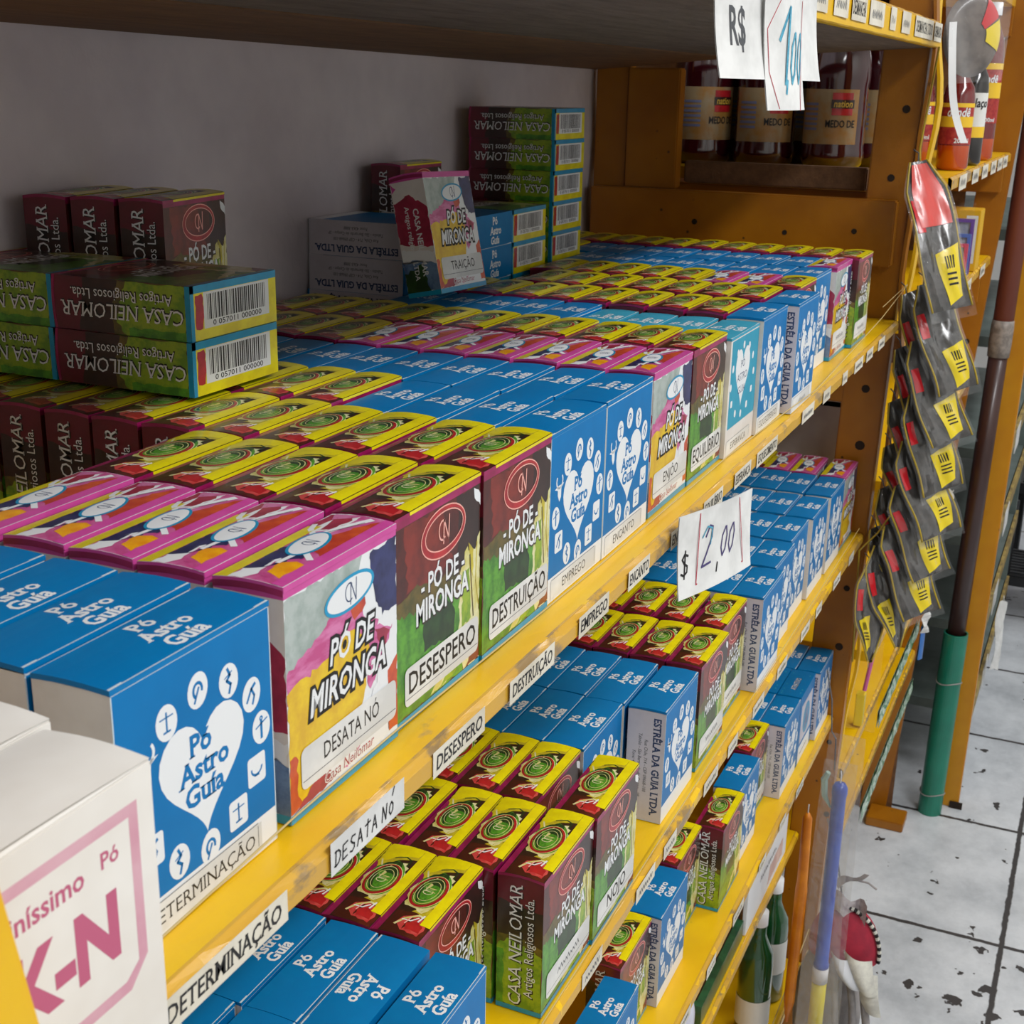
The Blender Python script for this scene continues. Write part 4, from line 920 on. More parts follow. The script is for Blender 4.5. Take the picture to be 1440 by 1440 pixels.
g = G(); g.tube([(1.206, -.034, .30)] + hooks + [(1.206, -.012, -.42)], .0011, OLVE, 6); tag(g.build('twine'), 'thin gold twine down the end post carrying the charcoal packets', 'twine')
# round sachet in clear film at the top of the post
r = thing('round_sachet', 'round grey sachet in clear film with yellow and red wedge at the post top', 'packet', (1.17, -.066, .372), (0, math.radians(-4), math.radians(-48)))
def disc(a, t, R=.036, th=.008, side=1):
    an = a * 2 * PI; q = t; return (R * q * math.cos(an) * .95, -side * th * math.sqrt(max(0, 1 - q * q)) , -.062 + R * q * math.sin(an) * 1.15)
SACH = mat('sachet_grey', (112, 102, 96), .4, (88, 80, 76), 50, coat=.3)
g = G(); g.grid(lambda a, t: disc(1 - a, t), 28, 8, SACH); g.grid(lambda a, t: disc(a, t, side=-1), 28, 8, SACH); g.build('sachet', r, smooth=True)
out_ = lambda p, d_: (p[0], p[1] - d_, p[2])
g = G(); g.grid(lambda a, t: out_(disc(.93 + .13 * (1 - a), .35 + .65 * t), .001), 6, 6, YLAB); g.grid(lambda a, t: out_(disc(.07 + .1 * (1 - a), .3 + .7 * t), .001), 5, 6, PKRED); g.build('wedge', r, smooth=True)
g = G(); g.grid(lambda a, t: ((a - .5) * .082 * (.75 + .25 * math.sin(PI * t)), -.0105 - .003 * math.sin(a * 9 + t * 5), -.108 + t * .15), 12, 16, FILM); g.build('film', r, smooth=True)
g = G(); g.grid(lambda a, t: (-.034 - .004 * math.sin(t * 3) + a * .009 + .02 * (1 - t) ** 2, -.012 + .002 * math.sin(t * 7), -.168 + .12 * t), 3, 14, mat('white_strip', (226, 226, 226), .4)); g.build('paper_strip', r, smooth=True)

# ------------------------------------------------------------------ low shelves of the near rack
GLG = mat('bottle_green_glass', (14, 74, 34), 0.12, coat=1.0, spec=.6)
LABW = mat('bottle_label_white', (222, 222, 218), .5)
def lathe_obj(name, prof, m, par, n=28, loc=(0, 0, 0), a0=0, a1=2 * PI):
    g = G(); g.lathe(prof, m, n, (0, 0, 0), a0, a1); return g.build(name, par, loc, smooth=True)
def arc_text(par, name, t, R, z, size, m, ang, bold=.02, sx=1.0, shear=0):
    """words wrapped round a bottle; ang = direction the label faces"""
    vs, fs, wd = glyphs(t, bold, shear, False, 1)
    g = G(); pts = []
    for a, b in vs:
        s_ = (a - wd / 2) * size * sx / R; pts.append((R * math.cos(ang + s_), R * math.sin(ang + s_), z + b * size))
    g.add(pts, fs, m); return g.build(name, par)
CAMA = lambda x, y: math.atan2(-.24 - y, -.348 - x)
for i, (x, y, lz0, lz1, lb) in enumerate(((1.075, .047, .018, .058, 'green glass bottle with white label low on the bottom shelf, nearer one'), (1.155, .047, .045, .092, 'green glass bottle with white label on bottom shelf nearer the end post'))):
    r = thing('glass_bottle', lb, 'bottle', (x, y, S5 + .0006), (0, 0, 0), 'green bottles on the bottom shelf')
    R = .0215
    lathe_obj('body', [(0, 0), (R * .9, 0), (R, .003), (R, .105), (R * .92, .122), (R * .6, .136), (.0095, .146), (.009, .172), (0, .172)], GLG, r)
    lathe_obj('label', [(R + .0003, lz0), (R + .0003, lz1)], LABW, r, 24, a0=CAMA(x, y) - 1.5, a1=CAMA(x, y) + 1.5)
    lathe_obj('cap', [(.0105, .160), (.0105, .178), (0, .178)], WHITE, r, 16)
r = thing('plastic_bottle', 'white round-shouldered plastic bottle beside the dark green frame', 'bottle', (.775, .066, S4 + .0006))
WPL = mat('white_plastic', (208, 208, 222), .35, coat=.3)
lathe_obj('body', [(0, 0), (.019, 0), (.021, .003), (.021, .04), (.018, .058), (.009, .066), (0, .067)], WPL, r); lathe_obj('cap', [(.009, .064), (.009, .082), (0, .083)], WPL, r, 18)
r = thing('picture_frame', 'dark green framed board lying face down on the low shelf', 'frame', (.81, .0465, S4 + .0006))
FGR = mat('frame_green', (40, 92, 58), .35, (28, 66, 44), 60, coat=.3); FBR = mat('frame_backing_brown', (104, 66, 52), .8, (88, 56, 44), 20)
g = G(); g.box((0, 0, 0), (.17, .008, .024), FGR); g.box((0, .05, 0), (.17, .058, .024), FGR); g.box((0, .008, 0), (.008, .05, .024), FGR); g.box((.162, .008, 0), (.17, .05, .024), FGR); g.build('frame', r)
g = G(); g.box((.008, .008, .004), (.162, .05, .019), FBR); g.build('backing_board', r)
LIL = mat('booklet_lilac', (150, 146, 190), .5, (190, 186, 214), 30); VIO = mat('booklet_violet', (92, 70, 150), .5); PCH = mat('booklet_peach', (220, 190, 176), .5, (196, 160, 150), 25)
for x0, y0, ln, th_, ht, m, lb in ((.985, .0445, .20, .005, .075, WHITE, 'white booklet standing on edge along the low shelf front'), (.995, .0505, .19, .004, .07, PCH, 'peach printed booklet standing just behind the white booklet'), (1.0, .056, .19, .004, .085, LIL, 'lilac booklet standing behind the peach booklet on low shelf'), (1.13, .062, .10, .004, .11, VIO, 'violet booklet rearmost of the standing booklets')):
    r = thing('booklet', lb, 'booklet', (x0, y0, S4 + .0006), (0, 0, 0), 'booklets on the low shelf')
    g = G(); g.box((0, 0, 0), (ln, th_, ht), m); g.build('cover', r, bevel=.0006)
    g = G(); f = Fr(g, (0, -.00012, 0), (1, 0, 0), (0, 0, 1)); scribble(f, ln * 300, ht * 500, ln * 400, 8, 1.2, INKG, 1); f.blob([(ln * 500, 8), (ln * 900, 10), (ln * 880, ht * 450), (ln * 560, ht * 420)], PCH if m is not PCH else CRIM, 1, 1.5); g.build('cover_print', r)
g = G(); g.tube([(.8, .012, S5 + .05), (1.05, .012, S5 + .052), (1.236, .012, S5 + .06)], .0007, TW, 5); tag(g.build('guard_line'), 'thin cord strung in front of the green bottles', 'cord')
g = G(); g.tube([(.8, .011, S5 + .02), (1.05, .011, S5 + .02), (1.236, .011, S5 + .026)], .0007, TW, 5); tag(g.build('guard_line'), 'thin cord running low in front of the green bottle bases', 'cord')

# hanging candle in a film bag, orange taper, cloth bundle
CBL = mat('candle_blue', (52, 92, 196), .35, (44, 78, 178), 30, coat=.3); CYE = mat('candle_yellow', (222, 206, 60), .35); CWH = mat('candle_white', (224, 224, 228), .35)
r = thing('wrapped_candle', 'long blue candle in a clear bag hanging from a hook', 'candle', (1.0, -.0435, -.475))
ax = lambda t: (0, .012 * t, -.32 * t)
lathe_obj('blue_candle', [(0, -.002), (.006, -.003), (.0085, -.008), (.0088, -.014), (.0078, -.02), (.0078, -.235), (.009, -.238), (.009, -.242), (0, -.242)], CBL, r)
lathe_obj('white_collar', [(0, -.242), (.0092, -.242), (.0092, -.262), (0, -.262)], CWH, r); lathe_obj('yellow_base', [(0, -.2622), (.0085, -.2622), (.0085, -.36), (0, -.36)], CYE, r)
g = G(); g.tube([(0, 0, -.003), (0, 0, .008), (.001, .001, .012)], .0008, CWH, 6); g.build('wick', r)
g = G(); g.grid(lambda a, t: (-.012 + .02 * (a - .5) * 0 + .002 * math.sin(t * 9), (.5 - a) * (.036 + .012 * t) + .002 * math.sin(t * 6), .03 - t * .43), 8, 24, FILMG); g.grid(lambda a, t: (.014 + .002 * math.sin(t * 7), (a - .5) * (.04 + .014 * t), .05 - t * .45), 8, 24, FILMG); g.build('bag', r, smooth=True)
g = G(); g.tube([(-.001, .014, .008), (0, .018, -.002), (0, .016, -.022), (-.002, .008, -.034)], [.003, .004, .0035, .001], mat('bag_tie_green', (150, 180, 172), .5), 6); g.build('tie', r)
g = G(); g.tube([(0, .008, .012), (0, .01, .05), (.004, .016, .056), (.01, .02, .09), (.02, .03, .12)], .0008, INKG, 5); g.build('hook', r)
r = thing('taper_candle', 'slim orange taper hanging behind the blue candle', 'candle', (1.05, -.003, -.555))
g = G(); g.tube([(0, 0, .003), (0, 0, -.004), (0, -.001, -.09), (0, -.001, -.1), (0, .0005, -.26), (0, .001, -.29)], [.002, .0055, .0062, .0072, .0066, .002], mat('candle_orange', (226, 138, 26), .4, (206, 118, 22), 30), 10); g.build('taper', r, smooth=True)
g = G(); g.tube([(0, 0, .003), (0, 0, .014)], .0008, CWH, 5); g.build('wick', r)
r = thing('cloth_bundle', 'grey cloth bundle with stitched red top and white straps hanging low', 'bundle', (1.08, -.058, -.672))
CLO = mat('cloth_grey', (158, 152, 150), .9, (132, 128, 128), 26, bump=.6, bscale=60); CLR = mat('cloth_red', (168, 36, 58), .8, (146, 30, 52), 40)
CLW = mat('cloth_cream', (214, 212, 200), .85, (186, 184, 176), 40, bump=.3, bscale=80)
def bsf(a, t):
    an = a * 2 * PI; rr = .012 + .03 * math.sin(min(1, t * 1.6) * PI / 2) + .004 * math.sin(an * 4 + t * 5) * t
    return (.01 + rr * .8 * math.cos(an), .016 + rr * math.sin(an), -.05 - .19 * t)
g = G(); g.grid(bsf, 28, 16, CLO); g.build('cloth', r, smooth=True)
def rsf(a, t):
    an = a * 2 * PI; q = math.sin(t * PI / 2); return (.030 * q * math.cos(an), .002 + .042 * q * math.sin(an), -.008 - .055 * (1 - math.cos(t * PI / 2)) - .012 * (t > .98))
g = G(); g.grid(rsf, 28, 10, CLR); g.build('red_top', r, smooth=True)
g = G()
for k in range(26):
    t0, t1 = [math.radians(-20 + 118 * q / 26) for q in (k, k + .92)]
    pt = lambda t: (-.009, .002 - .0435 * math.sin(t), -.063 + .0575 * math.cos(t))
    g.tube([pt(t0), pt(t1)], .0026, INK if k % 2 else CLW, 6)
g.build('stitching', r)
def flap(y0, y1, z0, z1, y2, y3, cx, m, nm, c=.012):
    g = G(); g.grid(lambda a, t: (cx - c * math.sin(PI * a) - .01 * math.sin(PI * t * .8), (y0 + (y2 - y0) * t) * (1 - a) + (y1 + (y3 - y1) * t) * a, z0 + (z1 - z0) * t - .008 * a), 8, 12, m); g.build(nm, r, smooth=True)
flap(.0, -.036, -.050, -.092, -.022, -.048, -.026, CLW, 'flap'); flap(-.02, -.044, -.072, -.125, -.03, -.054, -.02, CLW, 'flap', .006); flap(.012, -.01, -.052, -.085, -.006, -.03, -.034, mat('cloth_pale', (200, 202, 206), .8), 'flap', .008)
for pts, rad in (([(-.03, -.008, -.066), (-.034, -.02, -.12), (-.03, -.026, -.2)], .0045), ([(-.026, -.026, -.08), (-.026, -.038, -.15), (-.024, -.042, -.21)], .005), ([(-.03, .008, -.066), (-.036, .0, -.12), (-.034, -.006, -.2)], .004)):
    g = G(); g.tube(pts, rad, CLO, 8); g.build('strap', r, smooth=True)
g = G(); g.grid(lambda a, t: (-.012 - .006 * math.sin(a * 7), .018 - .04 * a, -.012 + .028 * t + .006 * math.sin(a * 9) - .012 * a), 8, 5, mat('crumpled_wrap', (196, 188, 190), .4, (160, 150, 154), 90)); g.build('wrap', r)
g = G(); g.grid(lambda a, t: (-.012, .014 - .034 * a + .006 * t, .018 + .03 * a + .010 * t * (1 - a) + .004 * math.sin(a * 6)), 8, 3, CLO); g.tube([(-.012, -.008, .036), (-.012, -.02, .036), (-.012, -.03, .03)], .0012, CLO, 6); g.build('torn_strip', r)
g = G(); g.tube([(0, .008, -.01), (0, .02, .05), (.02, .04, .09)], .0012, INKG, 5); g.build('hook', r)

# ------------------------------------------------------------------ next rack, beyond the end frame
XN0, XN1 = 1.292, 2.075
rk = thing('shelf_rack', 'yellow wooden shelf rack beyond the end post with bottles and packets', 'shelf rack', (XN0, 0, FZ))
def npart(name, g, par=None, bevel=.0016, label=None):
    o = g.build(name, None, bevel=bevel); o.parent = par or rk
    o.location = (-XN0, 0, -FZ) if par is None else (0, 0, 0)
    if label: o['label'] = label
    return o
NS = {.16: -.053, -.01: -.042, -.21: -.036, -.44: -.024, -.615: -.002, -.75: .002, .40: -.03}
nsh = {}
for z, y in NS.items():
    g = G(); wavy_board(g, XN0, XN1, y, .366, z - .014, z, YEL, YEL); nsh[z] = npart('shelf', g, bevel=0)
    g2 = G(); wavy_board(g2, XN0, XN1, y - .0004, y + .004, z - .0143, z + .00012, YELEDGE, YELEDGE, .003); npart('worn_edge', g2, nsh[z], bevel=0)
def sheared(g, x0, x1, y0, y1, z0, z1, m, k=-.065):
    g.add([(x, y + (z + .1) * k, z) for z in (z0, z1) for x, y in ((x0, y0), (x1, y0), (x1, y1), (x0, y1))], [[3, 2, 1, 0], [4, 5, 6, 7], [0, 1, 5, 4], [1, 2, 6, 5], [2, 3, 7, 6], [3, 0, 4, 7]], m)
g = G(); sheared(g, XN1 + .001, XN1 + .022, -.042, .008, FZ, .9, YELSH); npart('post', g)
g = G(); g.box((XN1 + .001, .32, FZ), (XN1 + .022, .37, .9), YELSH); npart('post', g)
for z0, z1, y0 in ((.095, .145, -.045), (-.09, -.03, -.03), (-.3, -.262, -.02), (-.52, -.46, 0), (-.7, -.64, .01), (.34, .39, -.03)):
    g = G(); g.box((XN1 - .02, y0, z0), (XN1 - .001, .365, z1), YELSH); npart('crossbeam', g)
g = G(); g.box((XN0 + .001, .02, .055), (XN0 + .018, .30, .14), YELSH); npart('crossbeam', g)
g = G(); g.box((XN0 - .018, .04, .142), (XN0 - .001, .262, .168), RAWB); npart('side_rail', g)
g = G(); g.box((XN1 + .006, .012, FZ), (XN1 + .012, .319, .9), RAWB); npart('shade_panel_end', g)  # added brown sheet standing in for the shade past the end posts
g = G(); g.box((XN0 + .02, .3665, FZ), (XN1, .372, .9), RAWB); npart('back_panel', g)  # added brown sheet standing in for the dark inside of this rack
g = G(); g.box((2.015, -.02, FZ), (XN1 - .001, .05, FZ + .018), YELSH); npart('foot_board', g)
g = G()
for y, z in ((-.022, -.07), (-.02, -.16)):
    g.lathe([(0, 0), (.005, 0)], HOLE, 10)
    for k in range(len(g.v) - 20, len(g.v)):
        a, b, c = g.v[k]; g.v[k] = (XN1 - .0005 + .0002, y + a, z + b)
npart('screw_hole', g, bevel=0)
random.seed(9)
for z, xs in ((.16, (1.36, 1.5, 1.62, 1.74, 1.84, 1.93)), (-.01, (1.5, 1.7, 1.9))):
    for x in xs:
        g = G(); y = NS[z] - .0014; g.poly([(x, y, z - .019), (x + .075, y, z - .019), (x + .075, y, z - .001), (x, y, z - .001)], PAPERC); f = Fr(g, (x, y - .0001, z - .018), (1, 0, 0), (0, 0, 1)); scribble(f, 12, 4, 50, 9, 1.6, INKG, 1); npart('shelf_label', g, nsh[z], bevel=0)

# bottles
DRED = mat('wine_red_plastic', (58, 6, 18), 0.1, (44, 4, 14), 8, coat=1.0, spec=.6); CRED = mat('cap_dark_red', (60, 10, 16), .3)
LCRM = mat('label_cream_shaded', (150, 132, 100), .4, (156, 112, 50), 30, coat=.2); LBLUE = mat('label_text_blue', (110, 116, 150), .5); LGLD = mat('label_gold', (196, 160, 60), .4)  # cream labels darkened, shade from the frame put into their colour
def big_bottle(x, y, lb, turn=0):
    r = thing('drink_bottle', lb, 'bottle', (x, y, .1607), (0, 0, 0), 'large dark red bottles behind the frame'); R = .0385
    lathe_obj('body', [(0, 0), (R * .8, 0), (R * .95, .006), (R, .014), (R, .02), (R * .975, .026), (R * .975, .098), (R, .105), (R, .118), (R * .94, .136), (R * .72, .158), (R * .45, .176), (.013, .19), (.013, .206), (0, .206)], DRED, r, 36)
    a = CAMA(x, y) + turn; RL = R * .975 + .0006
    lathe_obj('label', [(RL, .030), (RL, .094)], LCRM, r, 30, a0=a - 1.15, a1=a + 1.0)
    lathe_obj('crest', [(RL + .0004, .064), (RL + .0004, .090)], RED, r, 10, a0=a + .12, a1=a + .78); lathe_obj('crest_band', [(RL + .0008, .072), (RL + .0008, .082)], BRND, r, 10, a0=a + .1, a1=a + .82)
    arc_text(r, 'crest_lettering', 'nation', RL + .0012, .0735, .0115, LGLD, a + .46, sx=.8, shear=.15)
    arc_text(r, 'label_lettering', 'MEDO DE', RL + .0006, .05, .012, INK, a + .42, sx=.7)
    g = G()
    for k in range(6): 
        z = .046 + k * .0058; vs = []
        for i in range(9):
            an = a - .95 + .62 * i / 8; vs += [((RL + .0005) * math.cos(an), (RL + .0005) * math.sin(an), z), ((RL + .0005) * math.cos(an), (RL + .0005) * math.sin(an), z + .003)]
        g.add(vs, [[2 * i, 2 * i + 2, 2 * i + 3, 2 * i + 1] for i in range(8)], LBLUE)
    g.build('small_print', r); lathe_obj('cap', [(.0155, .2), (.0155, .222), (0, .2225)], CRED, r, 20)
for k, (y, t) in enumerate(((.272, .25), (.19, 0), (.103, -.25))):
    big_bottle(1.375, y, ('dark red drink bottle seen through the frame, nearest the wall', 'dark red drink bottle seen through the frame, middle one', 'dark red drink bottle seen through the frame, nearest the front post')[k], t)
for k, y in enumerate((.231, .147, .063)):
    big_bottle(1.455, y, 'dark red drink bottle in the second row, ' + ('nearest the wall', 'middle', 'nearest the front post')[k], 0)
AMBR = mat('amber_liquid', (188, 70, 10), .12, coat=1, spec=.6); DKR = mat('bottle_deep_red', (110, 16, 20), .12, coat=1, spec=.6); BLK = mat('bottle_black_syrup', (20, 14, 16), .1, coat=1, spec=.6)
LYEL = mat('label_yellow', (236, 192, 40), .4, coat=.2); LORG = mat('label_orange', (222, 110, 36), .4); LREDB = mat('label_dark_red', (150, 34, 40), .4, (176, 60, 50), 200)
def small_bottle(kind, x, y, R, h, lb, word):
    r = thing('syrup_bottle', lb, 'bottle', (x, y, .1607), (0, 0, 0), 'small bottles on the next rack'); a = CAMA(x, y)
    top = BLK if kind == 'b' else DKR; low = BLK if kind == 'b' else AMBR
    lathe_obj('body', [(0, 0), (R * .85, 0), (R, .004), (R, .03)], low, r); lathe_obj('upper_body', [(R, .03), (R, h * .66), (R * .9, h * .76), (R * .5, h * .86), (.0085, h * .9), (.0085, h * .97), (0, h * .97)], top, r)
    lathe_obj('cap', [(.0105, h * .92), (.0105, h), (0, h)], BLK if kind == 'b' else CWH, r, 16)
    RL = R + .0004; z0, z1 = (h * .24, h * .62)
    if kind == 'b':
        lathe_obj('label', [(RL, z0 + .012), (RL, z1)], LABW, r, 22, a0=a - 1.4, a1=a + 1.4); lathe_obj('label_band', [(RL + .0002, z0), (RL + .0002, z0 + .014)], LYEL, r, 22, a0=a - .9, a1=a + 1.4)
        arc_text(r, 'label_lettering', word, RL + .0006, z1 - .018, .016, INK, a + .25, sx=.8, shear=.15)
    else:
        lathe_obj('label', [(RL, z0), (RL, z1)], LREDB, r, 22, a0=a - 1.4, a1=a + 1.4); lathe_obj('label_band', [(RL + .0003, z0 + (z1 - z0) * .42), (RL + .0003, z0 + (z1 - z0) * .68)], LYEL, r, 22, a0=a - 1.4, a1=a + 1.4)
        lathe_obj('label_top', [(RL + .0003, z0 + (z1 - z0) * .9), (RL + .0003, z1)], LYEL, r, 22, a0=a - 1.4, a1=a + 1.4)
        arc_text(r, 'label_lettering', word, RL + .0007, z0 + (z1 - z0) * .68, .015, WHITE, a + .1, sx=.8, shear=.2); arc_text(r, 'volume_lettering', '200ml', RL + .0007, z0 + .002, .008, WHITE, a + .45)
small_bottle('r', 1.46, -.031, .0195, .13, 'amber and red bottle with yellow label nearest the hanging packets', 'dendê')
small_bottle('r', 1.56, .03, .0195, .13, 'amber and red bottle partly behind the front post', 'dendê')
small_bottle('b', 1.67, -.018, .0165, .14, 'dark syrup bottle with white label half hidden behind another', 'Melaço')
small_bottle('b', 1.6, -.033, .0185, .15, 'black syrup bottle with white label and yellow band', 'Melaço')
small_bottle('r', 1.76, -.031, .0205, .215, 'tall red bottle with yellow label at far end of the bottle shelf', 'dendê')
small_bottle('b', 1.735, -.005, .018, .215, 'tall dark bottle with white label behind the black syrup bottle', 'Melaço')

# coloured cases, cartons and oddments on the next rack
for k, (x, m, w_, h_, lb) in enumerate(((1.74, mat('case_pink', (206, 70, 110), .35, coat=.4), .022, .05, 'small pink plastic case nested in front'), (1.765, mat('case_blue', (70, 110, 196), .35, coat=.4), .028, .062, 'blue plastic case between the pink and purple ones'), (1.79, mat('case_purple', (96, 60, 160), .35, coat=.4), .038, .082, 'purple plastic case behind the blue one'))):
    r = thing('plastic_case', lb, 'case', (x, -.036, -.0093), (0, 0, 0), 'nested plastic cases on the next rack')
    g = G(); b_ = .005; g.box((0, 0, 0), (.008, w_, b_), m); g.box((0, 0, h_ - b_), (.008, w_, h_), m); g.box((0, 0, b_), (.008, b_, h_ - b_), m); g.box((0, w_ - b_, b_), (.008, w_, h_ - b_), m); g.build('rim', r, bevel=0)
    g = G(); g.box((.004, b_, b_), (.0065, w_ - b_, h_ - b_), mat('case_panel', (170, 180, 196), .3, (140, 150, 180), 60)); g.build('panel', r)
r = thing('carton_box', 'yellow carton with white sticker at end of the purple cases', 'box', (1.83, -.04, -.0093)); g = G(); g.box((0, 0, 0), (.06, .05, .092), mat('yellow_card', (216, 168, 20), .5)); g.build('carton', r, bevel=.001)
g = G(); f = Fr(g, (-.0002, .02, .0), (0, -1, 0), (0, 0, 1)); f.rect(0, 12, 17, 84, PAPER, 1); f.ell(9, 62, 4, 8, RED, 2); scribble(f, 3, 24, 10, 8, .8, INKG, 2); g.build('sticker', r)
g = G(); g.grid(lambda a, t: (1.7295, .02 - a * .062 + .002 * math.sin(t * 9), .0 + t * .1 + .004 * math.sin(a * 9)), 10, 10, FILM); r = g.build('film_bag', smooth=True); tag(r, 'clear crinkled film bag over the coloured cases', 'bag')
r = thing('carton_box', 'grey carton with green printed lid on the next rack', 'box', (1.86, -.026, -.4393)); g = G(); g.box((0, 0, 0), (.1, .06, .085), GC); g.build('carton', r, bevel=.001); g = G(); g.box((-.001, -.001, .075), (.101, .061, .095), mat('lid_green_card', (20, 110, 70), .4, coat=.3)); g.build('lid', r, bevel=.001)
g = G(); f = Fr(g, (-.0002, .034, 0), (0, -1, 0), (0, 0, 1)); f.blob([(38, 6), (56, 4), (58, 70), (44, 72)], PAPER, 1, 3); g.build('torn_paper', r)
GBAG = mat('green_foil', (40, 120, 60), .3, (190, 210, 190), 90, coat=.6, contrast=(.45, .55))
for k, (x, y, z, L_, m, lb) in enumerate(((1.5, -.012, -.617, .4, GBAG, 'green and clear wrapped sweets strip along upper low shelf edge'), (1.45, -.0085, -.752, .5, GBAG, 'green and clear wrapped sweets strip along lowest shelf edge'))):
    g = G(); n = 40
    g.grid(lambda a, t: (x + L_ * a, y - .004 - .003 * math.sin(a * 60) * math.sin(t * 3.1), z - .03 + .028 * t + .002 * math.sin(a * 45)), n, 4, m); g.grid(lambda a, t: (x + L_ * (1 - a), y - .001, z - .03 + .028 * t), n, 4, m)
    tag(g.build('sweet_strip', smooth=True), lb, 'packet')
r = thing('hanging_packet', 'small blue packet with white top hanging at the far shelf edge', 'packet', (1.86, -.024, -.612)); g = G(); g.grid(lambda a, t: (.012 - a * .024, -.006 * math.sin(PI * a) - .002, -.062 * t), 8, 8, mat('packet_blue', (10, 100, 180), .3, coat=.6)); g.grid(lambda a, t: (-.012 + a * .024, -.001, -.062 * t), 8, 8, mat('packet_blue', (10, 100, 180), .3)); g.build('pouch', r, smooth=True)
g = G(); g.grid(lambda a, t: (.014 - a * .028, -.008 * math.sin(PI * a) - .003 + .003 * math.sin(t * 9 + a * 5), .028 - .04 * t), 8, 6, PAPER); g.build('white_header', r)
r = thing('wrapped_candle', 'slim pink stick with yellow tip in film beside the lowest charcoal packet', 'candle', (1.42, -.012, -.4575)); g = G(); g.tube([(0, 0, 0), (.01, .012, -.1)], .003, PNK, 8); g.build('stick', r); g = G(); g.box((.004, .010, -.155), (.02, .022, -.105), YLAB); g.build('yellow_tip', r, bevel=.001)
g = G(); g.grid(lambda a, t: (-.008, .03 - a * .04, -.014 - t * .14), 6, 10, FILM); g.build('film', r, smooth=True)

# ------------------------------------------------------------------ pipe, sleeve, far post
r = thing('drain_pipe', 'dark brown round pipe standing upright in a green sleeve', 'pipe', (2.125, -.053, FZ))
PBR = mat('pipe_brown', (66, 40, 36), .35, (54, 32, 30), 8, coat=.2); PBR2 = mat('pipe_red_brown', (124, 62, 44), .5)
px_ = lambda z: -.058 - (z + 1.0) * .0165
g = G(); g.tube([(0, px_(z) + .053, z - FZ) for z in (FZ + .34, -.4, -.16)], .0165, PBR, 24); g.build('lower_pipe', r, smooth=True)
g = G(); g.tube([(0, px_(z) + .053, z - FZ) for z in (-.16, .3, .95)], .0175, PBR2, 24); g.build('upper_pipe', r, smooth=True)
g = G(); g.tube([(0, px_(z) + .053, z - FZ) for z in (-.19, -.17, -.14, -.125)], [.0188, .0195, .0195, .0186], mat('tape_grey', (150, 140, 132), .5, (120, 112, 106), 90), 24); g.build('tape_wrap', r, smooth=True)
r = thing('pipe_sleeve', 'green plastic pipe sleeve standing on the tiled floor by the end post', 'pipe', (2.125, -.053, FZ))
PGR = mat('pipe_green', (18, 124, 100), .35, (16, 114, 92), 12, coat=.2)
g = G(); n = 32; vs = []
zt = .385
for rr, z in ((.0225, 0), (.0225, zt), (.0195, zt), (.0195, .0)):
    for k in range(n): an = 2 * PI * k / n; vs.append((rr * math.cos(an), (px_(z + FZ) + .053) + rr * math.sin(an), z))
g.add(vs, [[i * n + k, i * n + (k + 1) % n, (i + 1) * n + (k + 1) % n, (i + 1) * n + k] for i in range(3) for k in range(n)], PGR); g.build('sleeve', r, smooth=False)
WIRE = mat('wire_grey', (150, 150, 146), .4)
for z in (.045, .285):
    g = G(); g.tube([(.0236 * math.cos(a), px_(z + FZ) + .053 + .0236 * math.sin(a), z + .003 * math.sin(a * 2)) for a in [2 * PI * k / 24 for k in range(25)]], .0012, WIRE, 6, False); g.build('wire_tie', r)
r = thing('wooden_post', 'yellow wooden post standing right of the green sleeve', 'post', (2.16, -.1, FZ))
ORB = paint_mat('post_paint', (206, 142, 10), (192, 124, 8), (140, 100, 40), wear=.7)
g = G(); k_ = -.01
g.add([(x, y + z * k_, z) for z in (0, 2.2) for x, y in ((0, -.006), (.03, -.006), (.03, .046), (0, .046))], [[3, 2, 1, 0], [4, 5, 6, 7], [0, 1, 5, 4], [1, 2, 6, 5], [2, 3, 7, 6], [3, 0, 4, 7]], ORB); g.build('post', r, bevel=.002)
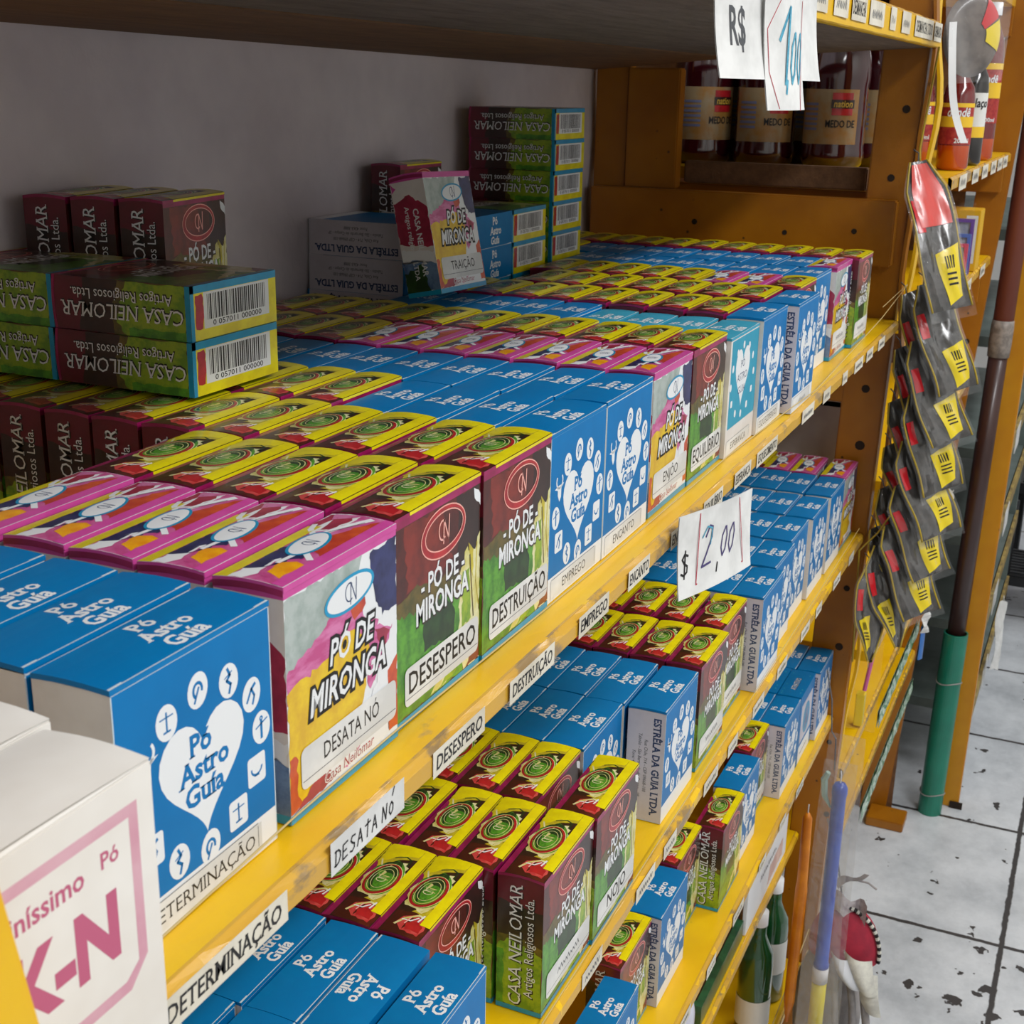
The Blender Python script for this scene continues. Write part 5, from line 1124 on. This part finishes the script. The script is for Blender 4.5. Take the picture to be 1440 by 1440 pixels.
g = G(); g.box((-.004, -.014, 0), (.0, .01, .014), HOLE); g.build('foot_dirt', r)

# ------------------------------------------------------------------ grey metal rack and black step stool at the far right
r = thing('metal_rack', 'grey-green metal shelf rack beyond the yellow post', 'shelf rack', (2.3, -.095, FZ))
MGR = mat('metal_grey_green', (104, 116, 112), .5, (90, 102, 98), 14, metal=.1); TAN = mat('shelf_edge_tan', (176, 150, 80), .6, (120, 100, 60), 30)
for x in (0, .82):
    for y in (.0, .42): g = G(); g.box((x, y, 0), (x + .03, y + .025, 1.75), MGR); g.build('upright', r)
for z in (.14, .32, .5, .68, .9, 1.1, 1.35):
    g = G(); g.box((.0, .003, z), (.85, .44, z + .02), MGR); s_ = g.build('shelf', r); g = G(); g.box((.0, -.006, z - .012), (.85, .0005, z + .022), TAN); g.build('edge_strip', s_)
    g = G(); g.box((.2, -.0075, z - .03), (.3, -.0062, z + .02), PAPER); g.build('price_card', s_)
g = G(); g.box((.03, .425, .0), (.82, .435, 1.75), MGR); g.build('back_panel', r)
r = thing('step_stool', 'black metal step stool with ribbed treads at the far right', 'step stool', (3.22, -.62, FZ))
BKM = mat('stool_black', (28, 28, 30), .4, metal=.2); BKR = mat('stool_tread', (48, 50, 52), .5, (30, 30, 32), 60)
for x0, z in ((0, .14), (.2, .34)):
    g = G(); g.box((x0, 0, z - .03), (x0 + .24, .55, z), BKM); t_ = g.build('tread', r, bevel=.004); g = G()
    for k in range(9): g.box((x0 + .02 + k * .024, .02, z), (x0 + .03 + k * .024, .53, z + .004), BKR)
    g.build('rib', t_)
for x in (.01, .41):
    for y in (.0, .52): g = G(); g.tube([(x, y + .015, 0), (x * .9 + .02, y + .015, .34)], .012, BKM, 8); g.build('leg', r)
r = thing('paper_bag', 'crumpled white paper bag hanging at foot of the grey metal rack', 'bag', (2.5, -.115, FZ + .32)); g = G(); g.grid(lambda a, t: (.0 + .05 * a, -.012 * math.sin(PI * a) + .004 * math.sin(a * 11 + t * 7), -.16 * t + .004 * math.sin(a * 9)), 10, 12, PAPER); g.build('bag', r)
